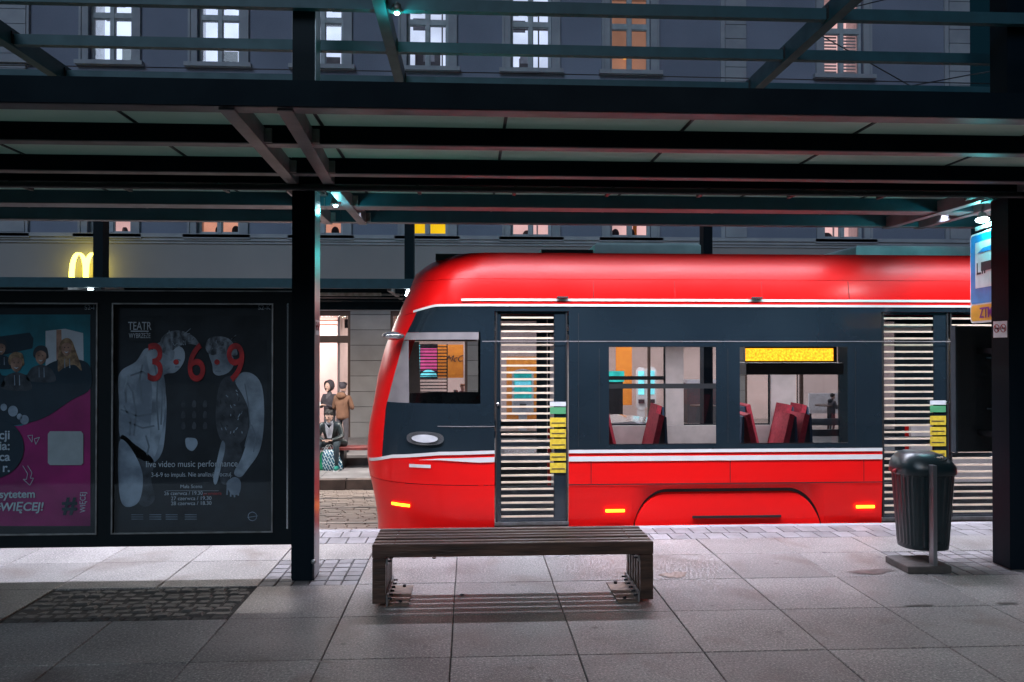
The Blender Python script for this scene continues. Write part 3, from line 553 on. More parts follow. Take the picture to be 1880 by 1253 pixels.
def beam(ya, yb, xa, xb):
    b = B(xa, xb, ya, ya+.012, 3.408, 3.53).build('beam', M['beam_paint' if ya < 7 else 'teal_lit_paint'], sh); B(xa, xb, ya-.002, yb, 3.4, 3.408).build('flange', M['rafter_paint'], b); B(xa, xb, ya+.012, yb, 3.52, 3.53).build('flange', M['beam_paint'], b)  # track-side beams take their teal light from the paint colour
cuts = [XA]+[p+.1 for p in PX]+[XB]
for (ya, yb) in beams:
    for i in range(len(cuts)-1):
        xa, xb = cuts[i]+.003, cuts[i+1]-.003
        if yb > 8.9 and i == 3: xa = xa
        beam(ya, yb, xa, xb)
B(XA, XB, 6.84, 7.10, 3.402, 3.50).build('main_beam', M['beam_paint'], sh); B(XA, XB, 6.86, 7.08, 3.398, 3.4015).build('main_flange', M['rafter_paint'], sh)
for k in range(34): x = XA+.3+.84*k; B(x, x+.03, 6.80, 7.14, 3.372, 3.3975).build('pipe_clip', M['black_plastic'], sh)
MB().tube((XA, 6.81, 3.36), (XB, 6.81, 3.36), .028, n=10).build('drain_pipe', M['black_plastic'], sh)
def rafter(xa, ya, xb, yb, w=.09):
    r = MB().bar((xa, ya, 3.385), (xb, yb, 3.385), w, .125).build('rafter', M['rafter_paint'], sh)
    for (by, _) in beams:
        if ya+.2 < by < yb+.2: xx = xa+(xb-xa)*(by-ya)/(yb-ya); B(xx+w/2, xx+w/2+.05, by-.03, by-.004, 3.405, 3.5).build('cleat', M['galvanised'], r)
for X in PX:
    rafter(X+.115, 4.70, X+.035, 6.83); rafter(X+.45, 4.70, X+.335, 6.83); rafter(X+.335, 7.12, X+.335, 8.99); rafter(X-.05, 7.12, X-.05, 8.99)
pan = MB().box(-.617, .617, 4.83, 8.88, 3.535, 3.56); 
for k in range(-11, 11):
    xm = 0.24+1.25*k+.625
    pme = pan.build('ceiling_panel', M['ceiling_panel'], sh) if k == -11 else link('ceiling_panel', pme.data, sh)
    pme.location.x = xm if k == -11 else pme.location.x
    if k != -11:
        o = [c for c in COL.objects if c.name.startswith('ceiling_panel')][-1]; o.location = (xm, 0, 0)
for (ya) in (4.663, 9.003): B(XA, XB, ya, ya+.015, 3.403, 3.555).build('edge_trim', M['beam_paint'], sh)
for k in range(-11, 11): B(.24+1.25*k-.011, .24+1.25*k+.011, 4.84, 8.88, 3.526, 3.5345).build('panel_joint', M['black_plastic'], sh)
# upper lattice
ups = [(5.95, ZZ(12, 5.95, 1000)), ]
ZU = 4.9
def upy(py): return (ZU-H)*F/(640-py)
UB = [upy(20), upy(97), upy(158)]
UR = [-12.0, -8.2, -4.4, -.76, 3.2, 7.0]
for y in UB+[UB[0]-.95, UB[0]-1.9, UB[0]-2.85]:
    for i in range(len(UR)-1): B(UR[i]+.06, UR[i+1]-.06, y, y+.07, ZU, ZU+.10).build('upper_purlin', M['teal_lit_paint'], sh)
    B(UR[-1]+.06, 12, y, y+.07, ZU, ZU+.10).build('upper_purlin', M['teal_lit_paint'], sh)
for x in UR:
    r = MB().bar((x, 2.0, ZU-.02), (x, UB[2]+.15, ZU-.02), .10, .17).build('upper_rafter', M['teal_lit_paint'], sh)
    for y in UB: B(x-.06, x-.052, y-.03, y+.1, ZU, ZU+.12).build('cleat', M['dark_metal'], r); B(x+.052, x+.06, y-.03, y+.1, ZU, ZU+.12).build('cleat', M['dark_metal'], r)
for a, b in LEDX:
    o = B(a+.1, b-.1, 8.38, 8.46, 3.47, 3.533).build('strip_lamp', M['galvanised'], sh)
for i, (x, y, z) in enumerate(SPOTS):
    t = thing('spot_lamp', ['small cyan-white spot lamp under the canopy beside the middle post', 'bright cyan-white spot lamp above the blue stop sign', 'small teal spot lamp under the upper lattice in front of a lit window', 'small teal spot lamp at the top of the picture by the left lit window'][i], 'lamp', (x, y, z), 'spot lamps of the shelter')
    MB().tube((x, y, z-.0), (x, y, z+.07), .05, .035, 12).build('housing', M['galvanised'], t)
    MB().sphere((x, y, z-.005), (.06, .075, .028) if i == 1 else (.022, .022, .016)).build('lens', M['led_white'], t)
    MB().tube((x, y, z+.07), (x, y, 3.45 if i < 2 else 4.95), .012, n=6).build('stem', M['galvanised'], t)
t = thing('spot_lamp', 'added teal lamp on a short stem behind the tram, giving the middle post its cyan highlight', 'lamp', (.34, 16.0, 3.75), 'spot lamps of the shelter')  # added lamp, unseen behind the tram, throws a cyan highlight onto the post
MB().tube((.34, 16, 3.30), (.34, 16, 3.72), .02, n=8).build('stem', M['galvanised'], t); MB().sphere((.34, 16, 3.76), .05).build('lens', M['led_white'], t); point('spot_lamp_light', (.34, 15.9, 3.76), 45, (0.05, .9, .85), .06)
# catenary wires
def wire(pts, label, r=.009):
    mb = MB()
    for a, b in zip(pts, pts[1:]): mb.tube(a, b, r, n=5)
    tag(mb.build('overhead_wire', M['ink']), label, 'wire', 'overhead wires above the tracks')
YW = 12.2
wire([P(-200, 118, YW), P(200, 123, YW), P(1000, 136, YW), P(1990, 158, YW)], 'long level contact wire crossing in front of the upper windows')
wire([P(1480, 50, 11), P(1660, 152, 11), P(1720, 185, 11)], 'stay wire slanting down to the right from the lattice rafter')
wire([P(1610, 170, 11.5), P(1780, 138, 11.5), P(1900, 118, 11.5)], 'stay wire slanting up to the right near the corner of the building')
wire([P(1540, 20, 11.5), P(1640, -4, 11.5), P(1800, -40, 11.5)], 'short stay wire at the very top above the shuttered window')

# ================================================================== BENCH
bn = empty('slatted_bench', (.34, 6.5, 0), 'dark brown slatted wooden bench with slatted ends on the platform', 'bench')
bxa, bxb = -.748, 1.440
for k in range(6):
    ya = 6.19+k*.1; yb = ya+.058; z1 = .487
    random.seed(k); dz = random.uniform(-.002, .002)
    MB().bbox(bxa, bxb, ya, yb, z1-(.10 if k == 0 else .045)+dz, z1+dz, .006).build('seat_slat', M['wood'], bn)
    for (xa, xb) in ((bxa, bxa+.105), (bxb-.105, bxb)):
        MB().bbox(xa+.002, xb-.002, ya+.002, yb-.002, .035, z1-(.104 if k == 0 else .049)+dz, .004).build('leg_slat', M['wood'], bn)
for sx, x in ((1, bxa+.107), (-1, bxb-.107)):
    p = MB(); xo = x+sx*.012; a, b = sorted((x, xo)); p.box(a, b, 6.195, 6.745, 0.006, .375)
    p2 = MB(); p2.box(a, b, 6.25, 6.29, .14, .33); a2, b2 = sorted((x, x+sx*.17)); f = B(a2, b2, 6.21, 6.74, .004, .012).build('foot_plate', M['rusty_plate'], bn)
    for z0, z1 in ((.012, .10), (.33, .375)): q = B(a, b, 6.195, 6.745, z0, z1).build('end_bracket', M['galvanised'], bn)
    for k in range(6):
        yy = 6.22+k*.1; MB().tube((xo, yy, .065), (xo+sx*.03, yy, .065), .009, n=6).build('bolt', M['dark_metal'], bn)
        if k < 2: MB().tube((xo, yy, .355), (xo+sx*.03, yy, .355), .009, n=6).build('bolt', M['dark_metal'], bn)
    for yy in (6.3, 6.7): MB().tube((x+sx*.1, yy, .012), (x+sx*.1, yy, .03), .014, n=6).build('bolt', M['dark_metal'], bn)
    for k in range(6): MB().tube((x+sx*.06, 6.22+k*.1, .4872), (x+sx*.06, 6.22+k*.1, .489), .009, n=8).build('screw_head', M['chrome'], bn)
# ================================================================== BIN
bi = empty('litter_bin', (4.16, 7.4, 0), 'dark green domed litter bin on a pole with a square stone foot', 'bin')
MB().bbox(3.885, 4.285, 6.89, 7.27, .002, .062, .006).build('foot_slab', M['bin_base'], bi)
cx, cy = 4.215, 7.22
def bring(w, d, z, flute=0, n=64, sh=0):
    r = []
    for i in range(n):
        a = 2*math.pi*i/n; c, s = math.cos(a), math.sin(a); k = 1+(flute*(0.5-0.5*math.cos(a*32)))
        r.append((cx+sh+w*k*math.copysign(abs(c)**.78, c), cy+d*k*math.copysign(abs(s)**.78, s), z))
    return r
body = MB().loft([bring(.175, .165, .165), bring(.205, .19, .16), bring(.208, .195, .19, .0), bring(.21, .197, .21, -.022), bring(.252, .235, .82, -.022), bring(.256, .238, .85)], smooth=False)
body.build('body', M['bin_green'], bi)
lid = MB().loft([bring(.268, .250, .845), bring(.272, .254, .85), bring(.270, .252, .905), bring(.262, .244, .93, sh=-.004), bring(.235, .22, .975, sh=-.018), bring(.185, .175, 1.02, sh=-.035), bring(.12, .11, 1.046, sh=-.05), bring(.04, .04, 1.052, sh=-.055)], smooth=True)
ld = lid.build('lid', M['bin_green'], bi)
mb = MB(); 
mb.loft([[(cx+.04+.095*math.cos(2*math.pi*i/16), 7.06+.05*math.sin(2*math.pi*i/16)-(.03 if z < .99 else 0), z+.015*math.sin(2*math.pi*i/16)) for i in range(16)] for z in (.93, 1.0)]); mb.build('opening', M['rubber'], ld)
for k in range(7): random.seed(k+40); x = cx+.0+random.random()*.1; MB().tube((x, 7.035, 1.0), (x+random.uniform(-.04, .04), 7.05, 1.008), .008, n=6).build('cigarette_butt', M['butts'], ld)
MB().bbox(XX(1706, 6.95), XX(1706, 6.95)+.036, 6.90, 6.97, .062, .955, .002).build('pole', M['post_steel'], bi)
for z in (.84, .19): MB().box(4.15, 4.26, 6.975, 7.06, z, z+.05).build('bracket', M['bin_green'], bi)
B(4.10, 4.12, 6.99, 7.02, .2, .83).build('rib', M['bin_green'], bi)
MB().sphere((cx-.275, 7.2, .865), .02).build('hinge_knob', M['ink_red'], bi)

# ================================================================== AD BOARD
YA = 7.0
ab = empty('poster_board', (-3.2, YA, 0), 'wide black double poster case between the posts with two unlit posters', 'poster case')
ztop, zbot = ZZ(533, YA, 300), ZZ(1003, YA, 300)
cases = [(XX(206, YA)-.10-1.395, XX(180, YA)), (XX(206, YA), XX(502, YA))]
zc0, zc1 = ZZ(980, YA, 300), ZZ(557, YA, 300)
fr = MB(); fr.box(-6.2, -1.54, YA, YA+.16, zc1, ztop); fr.box(-6.2, -1.54, YA, YA+.16, zbot, zc0)
fr.box(-6.2, cases[0][0], YA, YA+.16, zc0, zc1); fr.box(cases[0][1], cases[1][0], YA, YA+.16, zc0, zc1); fr.box(cases[1][1], -1.54, YA, YA+.16, zc0, zc1)
fr.build('frame', M['frame_black'], ab)
B(XX(527, YA), XX(530, YA), YA-.008, YA-.001, zc0+.03, zc1-.0).build('edge_strip', M['chrome'], ab)
B(-6.2, -1.54, YA-.006, YA-.001, ztop-.012, ztop-.002).build('top_strip', M['galvanised'], ab)
for xx in (-6.1, -4.75): B(xx, xx+.1, YA+.02, YA+.14, 0, zbot-.002).build('foot', M['frame_black'], ab)
def case(i, lab):
    a, b = cases[i]
    c = MB().box(a, b, YA+.06, YA+.07, zc0, zc1).build('poster', M['print_black'], ab); c['label'] = lab
    f = MB()
    for (p, q, r, s) in ((a, a+.012, zc0, zc1), (b-.012, b, zc0, zc1), (a+.012, b-.012, zc0, zc0+.012), (a+.012, b-.012, zc1-.012, zc1)): f.box(p, q, YA-.012, YA-.001, r, s)
    f.build('case_rim', M['galvanised'], ab)
    B(a+.012, b-.012, YA+.004, YA+.008, zc0+.012, zc1-.012).build('case_glass', M['case_glass'], ab)
    return c
YQ = YA+.058
_lay = [0]
def smooth_poly(pts, n=5):
    out = []; N_ = len(pts)
    for i in range(N_):
        p0, p1, p2, p3 = [Vector(pts[(i+k-1) % N_]) for k in range(4)]
        for k in range(n):
            t = k/n; out.append(0.5*((2*p1)+(-p0+p2)*t+(2*p0-5*p1+4*p2-p3)*t*t+(-p0+3*p1-3*p2+p3)*t**3))
    return out
def shape(pts, m, par, name='figure', layer=0, sm=True):
    pts = smooth_poly(pts) if sm else [Vector(p) for p in pts]; y = YQ-.0012*layer
    a = [P(p[0], p[1], YQ) for p in pts]; a = [(v.x, y, v.z) for v in a]
    import mathutils
    tess = mathutils.geometry.tessellate_polygon([[Vector(v) for v in a]])
    mb = MB(); mb.add(a, [tuple(t) for t in tess]); return mb.build(name, M[m], par)
def ptext(s, px, py, h, m, par, layer=9, **k):
    p = P(px, py, YQ); return text(s, 'lettering', (p.x, YQ-.0012*layer, p.z), h/F*YQ*1.38, m, par, ext=.0004, **k)
# poster 1: magenta and teal campaign
p1 = case(0, 'magenta and teal printed poster with a group of young people')
shape([(-80, 578), (166, 578), (166, 966), (-80, 966)], 'print_magenta', p1, 'background', 0, False)
shape([(-80, 578), (166, 578), (166, 712), (140, 728), (95, 760), (40, 782), (-80, 786)], 'print_teal', p1, 'sky_area', 1, False)
shape([(84, 608), (120, 604), (153, 612), (154, 670), (84, 676)], 'print_text', p1, 'tower_block', 2, False); shape([(104, 606), (113, 606), (115, 660), (104, 662)], 'print_face', p1, 'tower_block', 3, False)
shape([(-30, 622), (55, 611), (62, 622), (60, 640), (-30, 660)], 'print_navy', p1, 'building', 2, False)
shape([(-80, 690), (-20, 684), (10, 690), (60, 686), (100, 664), (140, 660), (165, 672), (166, 714), (130, 736), (80, 768), (20, 782), (-80, 786)], 'print_navy', p1, 'crowd', 4)
for (x, y, s, hm) in ((31, 668, 1.05, 'print_blond'), (76, 655, 1.0, 'ink'), (123, 640, .95, 'print_blond'), (-20, 660, 1.1, 'ink'), (3, 640, .8, 'ink')):
    if x == 123: shape([(x-16, y+40), (x-13, y-5), (x-4, y-18), (x+8, y-16), (x+16, y+2), (x+28, y+40), (x+14, y+30), (x-6, y+36)], hm, p1, 'hair', 5)
    else: shape([(x-12*s, y+2), (x-13*s, y-12*s), (x-4, y-20*s), (x+9*s, y-18*s), (x+13*s, y-6*s), (x+11*s, y+4)], hm, p1, 'hair', 5)
    shape([(x-9*s, y-6*s), (x, y-11*s), (x+9*s, y-6*s), (x+8.5*s, y+7*s), (x, y+15*s), (x-8.5*s, y+7*s)], 'print_face', p1, 'face', 6)
    shape([(x-4*s, y+6*s), (x, y+7*s), (x+4*s, y+6*s), (x, y+9*s)], 'print_text', p1, 'smile', 7)
    for q in (-3.5, 3.5): shape([(x+(q-1.4)*s, y-1.5), (x+q*s, y-2.5), (x+(q+1.4)*s, y-1.5), (x+q*s, y-.5)], 'ink', p1, 'eye', 7)
    shape([(x-24*s, y+44*s), (x-20*s, y+24*s), (x-6*s, y+16*s), (x+6*s, y+16*s), (x+20*s, y+24*s), (x+25*s, y+46*s)], ('print_navy', 'print_vest', 'ink', 'print_navy', 'ink')[int(abs(x)) % 5], p1, 'sweater', 4.5)
    for q in (-4, 5): shape([(x+q, y+20*s), (x+q+1.2, y+20*s), (x+q+2, y+38*s), (x+q, y+38*s)], 'print_grey', p1, 'cord', 6, False)
for (x, y, r) in ((25, 755, 9), (37, 765, 5), (46, 771, 8), (8, 748, 6)): shape([(x+r*math.cos(a), y+r*1.1*math.sin(a)) for a in [i*math.pi/5 for i in range(10)]], 'print_grey', p1, 'badge', 7)
shape([(-20+65*math.cos(a), 822+58*math.sin(a)) for a in [i*math.pi/10 for i in range(20)]], 'print_navy', p1, 'round_badge', 7)
for s, y in (('cji', 806), ('ia:', 826), ('yca', 846), ('r.', 866)): ptext(s, 20, y, 16, 'print_text', p1, align='RIGHT', off=.002)
ptext('sytetem', 0, 914, 14, 'print_text', p1, off=.002); ptext('#WIĘCEJ!', -12, 938, 15, 'print_text', p1, shear=.15, off=.002)
ptext('#', 116, 941, 30, 'print_navy', p1, off=.006); ptext('WIĘCEJ', 158, 941, 10, 'print_text', p1, rot=(math.pi/2, -math.pi/2, 0), sx=.8)
card = [(89, 797), (93, 792), (150, 792), (154, 797), (154, 850), (150, 854), (93, 854), (89, 850)]
shape(card, 'print_card', p1, 'blank_card', 8, False)
def pline(pts, m, par, w=1.0, layer=8):
    for a, b in zip(pts, pts[1:]):
        a = Vector(a); b = Vector(b); n = (b-a).normalized(); n = Vector((-n.y, n.x))*w/2; shape([a+n, b+n, b-n, a-n], m, par, 'drawn_line', layer, False)
pline([(43, 855), (52, 870), (50, 880), (44, 880), (56, 891), (63, 878), (57, 878), (60, 868), (52, 855)], 'print_text', p1); pline([(52, 800), (61, 799), (60, 812), (52, 800)], 'print_text', p1); pline([(64, 806), (74, 803), (67, 816), (64, 806)], 'print_text', p1)
# poster 2: theatre poster
p2 = case(1, 'black theatre poster with two grey figures and red numerals')
shape([(217, 580), (490, 580), (490, 968), (217, 968)], 'print_dark', p2, 'background', 0, False)
shape([(219, 740), (217, 700), (224, 680), (250, 664), (268, 640), (290, 652), (300, 690), (306, 740), (304, 790), (298, 830), (282, 850), (262, 845), (240, 830), (220, 800)], 'print_grey', p2, 'shirt', 2)
shape([(270, 650), (292, 662), (303, 700), (304, 740), (298, 790), (284, 838), (276, 800), (280, 720)], 'print_skin', p2, 'shirt_front', 3)
shape([(222, 800), (250, 818), (282, 845), (278, 880), (284, 918), (262, 930), (240, 900), (224, 860)], 'print_vest', p2, 'trousers', 2); shape([(219, 812), (240, 822), (262, 870), (256, 920), (230, 930), (219, 900)], 'print_grey', p2, 'trousers', 2.5)
shape([(272, 668), (282, 640), (296, 628), (318, 632), (336, 640), (340, 656), (334, 672), (322, 684), (308, 686), (292, 690)], 'print_skin', p2, 'face', 4)
shape([(294, 640), (298, 620), (316, 608), (338, 609), (358, 620), (366, 634), (350, 632), (334, 634), (322, 640), (312, 652), (302, 650)], 'print_hair', p2, 'hair', 5); shape([(310, 650), (315, 643), (321, 646), (319, 658), (313, 663)], 'print_grey', p2, 'ear', 6)
shape([(378, 640), (384, 622), (402, 618), (420, 622), (432, 636), (436, 652), (420, 652), (404, 650), (388, 652)], 'print_hair', p2, 'hair', 5)
shape([(384, 648), (400, 644), (424, 650), (430, 668), (420, 684), (402, 690), (392, 684), (390, 670)], 'print_skin', p2, 'face', 4)
shape([(432, 700), (446, 684), (466, 688), (480, 706), (485, 740), (484, 790), (476, 830), (456, 860), (442, 876), (430, 868), (444, 840), (456, 800), (458, 760), (448, 730)], 'print_skin', p2, 'arm', 4)
shape([(404, 705), (424, 690), (444, 702), (454, 740), (456, 790), (440, 815), (418, 820), (402, 800), (396, 760)], 'print_vest', p2, 'vest', 3)
shape([(408, 810), (414, 820), (408, 850), (398, 888), (392, 880), (400, 840)], 'print_skin', p2, 'arm', 3.5)
shape([(416, 888), (430, 876), (442, 884), (440, 905), (426, 908)], 'print_grey', p2, 'hand', 4); shape([(412, 818), (440, 815), (448, 870), (424, 890), (404, 880)], 'print_vest', p2, 'trousers', 2)
shape([(341, 806), (350, 804), (360, 806), (363, 816), (354, 828), (343, 822)], 'print_grey', p2, 'ball', 3)
for pts in ([(232, 700), (244, 720), (250, 760), (246, 800)], [(262, 670), (256, 700), (262, 740)], [(228, 745), (240, 770), (238, 800)], [(284, 668), (290, 700), (288, 740), (292, 790)], [(296, 690), (299, 730), (296, 780)], [(240, 690), (262, 682), (272, 690)], [(224, 770), (262, 786), (284, 782)], [(222, 752), (252, 764), (280, 760)], [(268, 800), (274, 820), (270, 836)]):
    pline(pts, 'print_mid', p2, 3.0, 4.2)
for pts in ([(250, 668), (266, 652), (280, 654)], [(298, 668), (301, 720), (300, 770)], [(236, 690), (230, 712), (232, 740)], [(468, 694), (478, 720), (479, 770)], [(470, 800), (462, 840), (446, 866)]):
    pline(pts, 'print_skin', p2, 3.5, 4.3)
for pts in ([(450, 705), (456, 740), (460, 780), (450, 820)], [(462, 780), (470, 800), (466, 830)], [(392, 668), (398, 672), (404, 668)], [(326, 660), (332, 662)], [(322, 674), (330, 674)], [(396, 682), (406, 682)], [(312, 676), (300, 684), (296, 700)]):
    pline(pts, 'print_mid', p2, 2.0, 5)
rr_ = random.Random(5)
for k in range(46):
    a = rr_.uniform(0, 6.28); cx_, cy_ = (332, 622) if k % 2 else (408, 634); x = cx_+rr_.uniform(-24, 24); y = cy_+rr_.uniform(-12, 12)
    pline([(x, y), (x+rr_.uniform(-3, 9), y+rr_.uniform(-8, 3))], 'print_skin' if k % 3 else 'print_vest', p2, 1.0, 6)
for k in range(30):
    x = rr_.uniform(404, 446); y = rr_.uniform(712, 800); pline([(x, y), (x+rr_.uniform(-4, 4), y+rr_.uniform(2, 8))], 'print_grey' if k % 2 else 'print_black', p2, 1.5, 5)
for k, (x, y) in enumerate(((418, 893), (424, 896), (430, 897), (436, 894))): pline([(x, y), (x-1+k, y+16)], 'print_grey', p2, 3.0, 4.5)
for i in range(3):
    for j in range(3): x, y = 336+i*20, 742+j*20; shape([(x-3, y), (x, y-7), (x+4, y-4), (x+4, y+5), (x-2, y+6)], 'print_vest', p2, 'small_face', 3)
for s, x in (('3', 286), ('6', 361), ('9', 433)): ptext(s, x, 699, 70, 'print_red', p2, align='CENTER', sx=.72, off=.004, layer=8)
for x in (324, 399): shape([(x+5*math.cos(a), 665+5*math.sin(a)) for a in [i*math.pi/5 for i in range(10)]], 'print_red', p2, 'dot', 8)
shape([(238, 584), (281, 584), (281, 628), (238, 628)], 'print_black', p2, 'logo_panel', 7, False)
ptext('TEATR', 257.5, 606, 15, 'print_text', p2, align='CENTER', sx=.66); pline([(241, 608.5), (274, 608.5)], 'print_text', p2, 1.8); ptext('WYBRZEŻE', 257.5, 621, 9, 'print_text', p2, align='CENTER', sx=.6)
ptext('live video music performance', 353, 857, 11.5, 'print_text', p2, align='CENTER', sx=.86); ptext('3-6-9 to impuls. Nie analizuj. Poczuj.', 353, 875, 8.2, 'print_text', p2, align='CENTER', sx=.86)
ptext('Mała Scena', 352, 896, 6.4, 'print_text', p2, align='CENTER'); ptext('26 czerwca / 19.30 –', 302, 909, 6.8, 'print_text', p2, sx=.95); ptext('premiera', 374, 909, 6.4, 'print_red', p2); ptext('27 czerwca / 19.30', 352, 918, 6.8, 'print_text', p2, align='CENTER'); ptext('28 czerwca / 18.30', 352, 927, 6.8, 'print_text', p2, align='CENTER')
pline([(305, 901), (402, 901)], 'print_text', p2, .5)
for x in (242, 275, 305, 340): 
    for k in range(3): pline([(x, 945+k*4), (x+22, 945+k*4)], 'print_grey', p2, 1.0)
pline([(464+8*math.cos(a), 948+8*math.sin(a)) for a in [i*math.pi/6 for i in range(13)]], 'print_grey', p2, 1.2); pline([(455, 950), (474, 947)], 'print_grey', p2, 1)
# case codes
ptext('S2-I', 156, 569, 8.5, 'print_text', p1, layer=9); ptext('S2-K', 474, 569, 8.5, 'print_text', p2, layer=9)

# ================================================================== STOP SIGN + CASE
A_ = Vector((XX(1782, 8.2), 8.2, 0)); Bq = Vector((XX(1850, 7.36), 7.36, 0)); dn = (Bq-A_).normalized(); nn = Vector((-dn.y, dn.x, 0)); 
if nn.dot(A_) > 0: nn = -nn
LS = (Bq-A_).length; zs0, zs1_ = 2.265, 3.20
sg = empty('stop_sign', (5.1, 7.8, 2.26), 'blue and white tram stop flag sign with an orange lower band on the right post', 'sign')
def sp(u, z, d=0): v = A_+dn*(u*LS)+nn*d; return (v.x, v.y, z)
def spanel(pts, m, name, d0, th=.004): return MB().poly([sp(u, z, d0) for u, z in pts], -nn, th).build(name, M[m], sg)
def rrect(u0, u1, z0, z1, r=.05):
    out = []
    for (cu, cz, a0) in ((u1-r/LS, z1-r, 0), (u0+r/LS, z1-r, 90), (u0+r/LS, z0+r, 180), (u1-r/LS, z0+r, 270)):
        for k in range(4): a = math.radians(a0+30*k); out.append((cu+r/LS*math.cos(a), cz+r*math.sin(a)))
    return out
spanel(rrect(0, 1, zs0, zs1_), 'sign_white', 'panel', .0, .03)
spanel(rrect(.025, .975, zs0+.20, zs1_-.02), 'sign_blue', 'blue_field', .004); spanel(rrect(.025, .975, zs0+.02, zs0+.185), 'sign_orange', 'orange_band', .004)
spanel([(.17, zs0+.36), (.88, zs0+.36), (.88, zs1_-.10), (.17, zs1_-.10)], 'sign_white', 'white_field', .007)
spanel([(.24, zs0+.72), (.80, zs0+.72), (.72, zs0+.77), (.4, zs0+.765)], 'sign_blue', 'pictogram', .010); spanel([(.34, zs0+.53), (.84, zs0+.53), (.84, zs0+.62), (.34, zs0+.62)], 'ink', 'pictogram', .010)
for u in (.36, .42, .62, .68, .78): spanel([(u, zs0+.5), (u+.03, zs0+.5), (u+.03, zs0+.54), (u, zs0+.54)], 'ink', 'pictogram', .010)
spanel([(.22, zs0+.51), (.24, zs0+.51), (.24, zs0+.62), (.22, zs0+.62)], 'ink', 'pictogram', .010); spanel([(.22, zs0+.50), (.33, zs0+.50), (.33, zs0+.52), (.22, zs0+.52)], 'ink', 'pictogram', .010)
ang = math.atan2(dn.y, dn.x)
tp = sp(.30, zs0+.05, .012); text('ZTM', 'lettering', tp, .15, 'sign_purple', sg, rot=(math.pi/2, 0, ang), off=.002)
spanel([(.15, zs1_+.03), (.8, zs1_+.03), (.8, zs1_+.07), (.15, zs1_+.07)], 'sign_white', 'top_plate', 0, .02)
for z in (2.38, 3.12): MB().tube(sp(.85, z, -.03), (5.0, 7.2, z), .014, n=8).build('arm', M['galvanised'], sg)
tc = empty('timetable_case', (5.1, 7.65, 1), 'black rectangular information case beside the right post above the bin', 'display case')
xa, xb = XX(1757, 7.6, 700), 5.75; B(xa, xb, 7.6, 7.66, ZZ(830, 7.6, 1790), ZZ(599, 7.6, 1790)).build('housing', M['black_plastic'], tc); B(xa-.022, xa-.001, 7.59, 7.665, ZZ(831, 7.6, 1790), ZZ(598, 7.6, 1790)).build('edge_strip', M['denim'], tc)
for z in (1.15, 1.95): B(xb-.75, xb-.69, 7.26, 7.6, z, z+.05).build('bracket', M['dark_metal'], tc)
for z in (1.4, 1.9): B(5.08, 5.15, 7.58, 7.599, z, z+.015).build('latch', M['chrome'], tc)
# no-smoking stickers on the posts' sides
for X, lb, s in ((4.875-.004, 'white sticker with two no smoking rings on the right post', -1), (-1.527+.194, 'white sticker with small dots on the side of the middle post', 1)):
    za, zb = (ZZ(620, 7.06, 1843), ZZ(590, 7.06, 1843)) if s < 0 else (ZZ(615, 7.05, 590), ZZ(588, 7.05, 590))
    t = empty('notice_sticker', (X, 7.06, za), lb, 'sticker')
    B(min(X, X+s*.002), max(X, X+s*.002), 6.975, 7.165, za, zb).build('paper', M['sign_white'], t)
    for yc in (7.024, 7.116):
        zc_ = (za+zb)/2+.01; xx = X+s*.003; r = []
        mb = MB(); N_ = 16
        for k in range(N_): a = 2*math.pi*k/N_; b_ = 2*math.pi*(k+1)/N_; mb.tube((xx, yc+.036*math.cos(a), zc_+.036*math.sin(a)), (xx, yc+.036*math.cos(b_), zc_+.036*math.sin(b_)), .004, n=4)
        mb.tube((xx, yc+.026, zc_+.026), (xx, yc-.026, zc_-.026), .004, n=4); mb.build('prohibition_ring', M['ink_red'], t)
        B(xx-.002, xx+.002, yc-.024, yc+.02, zc_-.006, zc_+.006).build('cigarette_symbol', M['ink'], t)

# ================================================================== TRAM
tr = empty('red_tram', (2, 10.35, -.35), 'red low floor tram with dark window band and white stripes passing the platform', 'tram')
YT = 9.06; YM = 10.30
def tz(py): return ZZ(py, YT, 1100)
def txp(px, py=700, Y=YT): return P(px, py, Y).x
zA = tz(563); zB = tz(826); zTop = tz(463)
XCv = txp(905)
sil = [(962, 692), (930, 689), (898, 683), (870, 676), (831, 671), (783, 675), (726, 686), (687, 692), (640, 704), (590, 724), (543, 745), (505, 762), (486, 788), (474, 836), (466, 900)]
NT = sorted([(ZZ(py, 10.0, px), P(px, py, 10.0).x) for py, px in sil])
def interp(tab, x):
    if x <= tab[0][0]: return tab[0][1]
    for (a, b), (c, d) in zip(tab, tab[1:]):
        if x <= c:
            t = (x-a)/(c-a); return b+(d-b)*t
    return tab[-1][1]
def xn(z): return interp(NT, z)
def y0(z): return YT+(0.0 if z < zA else .13*((z-zA)/(zTop-zA))**1.6)+(0.0 if z > .15 else .03*((.15-z)/.35))
EX = .80
def X2s(X, z):
    if X >= XCv: return X-XCv
    t = min(max((XCv-X)/(XCv-xn(z)), 0), 1); return -math.asin(t**(1/EX))
def s2p(s, z, side=1, off=0.0):
    def raw(s):
        if s >= 0: return XCv+s, YM-(YM-y0(z))
        a = min(-s, math.pi/2); return XCv-(XCv-xn(z))*math.sin(a)**EX, YM-(YM-y0(z))*math.cos(a)**EX
    x, y = raw(s); x1, y1 = raw(s+.02); x0_, y0_ = raw(s-.02) if s > -math.pi/2+.021 else (xn(z), YM)
    if s > -math.pi/2+.021: tx, ty = x1-x0_, y1-y0_
    else: tx, ty = 0, -1
    l = math.hypot(tx, ty) or 1; nx, ny = ty/l, -tx/l
    if ny > 0: nx, ny = -nx, -ny
    x += nx*off; y += ny*off
    return (x, y if side > 0 else 2*YM-y, z)
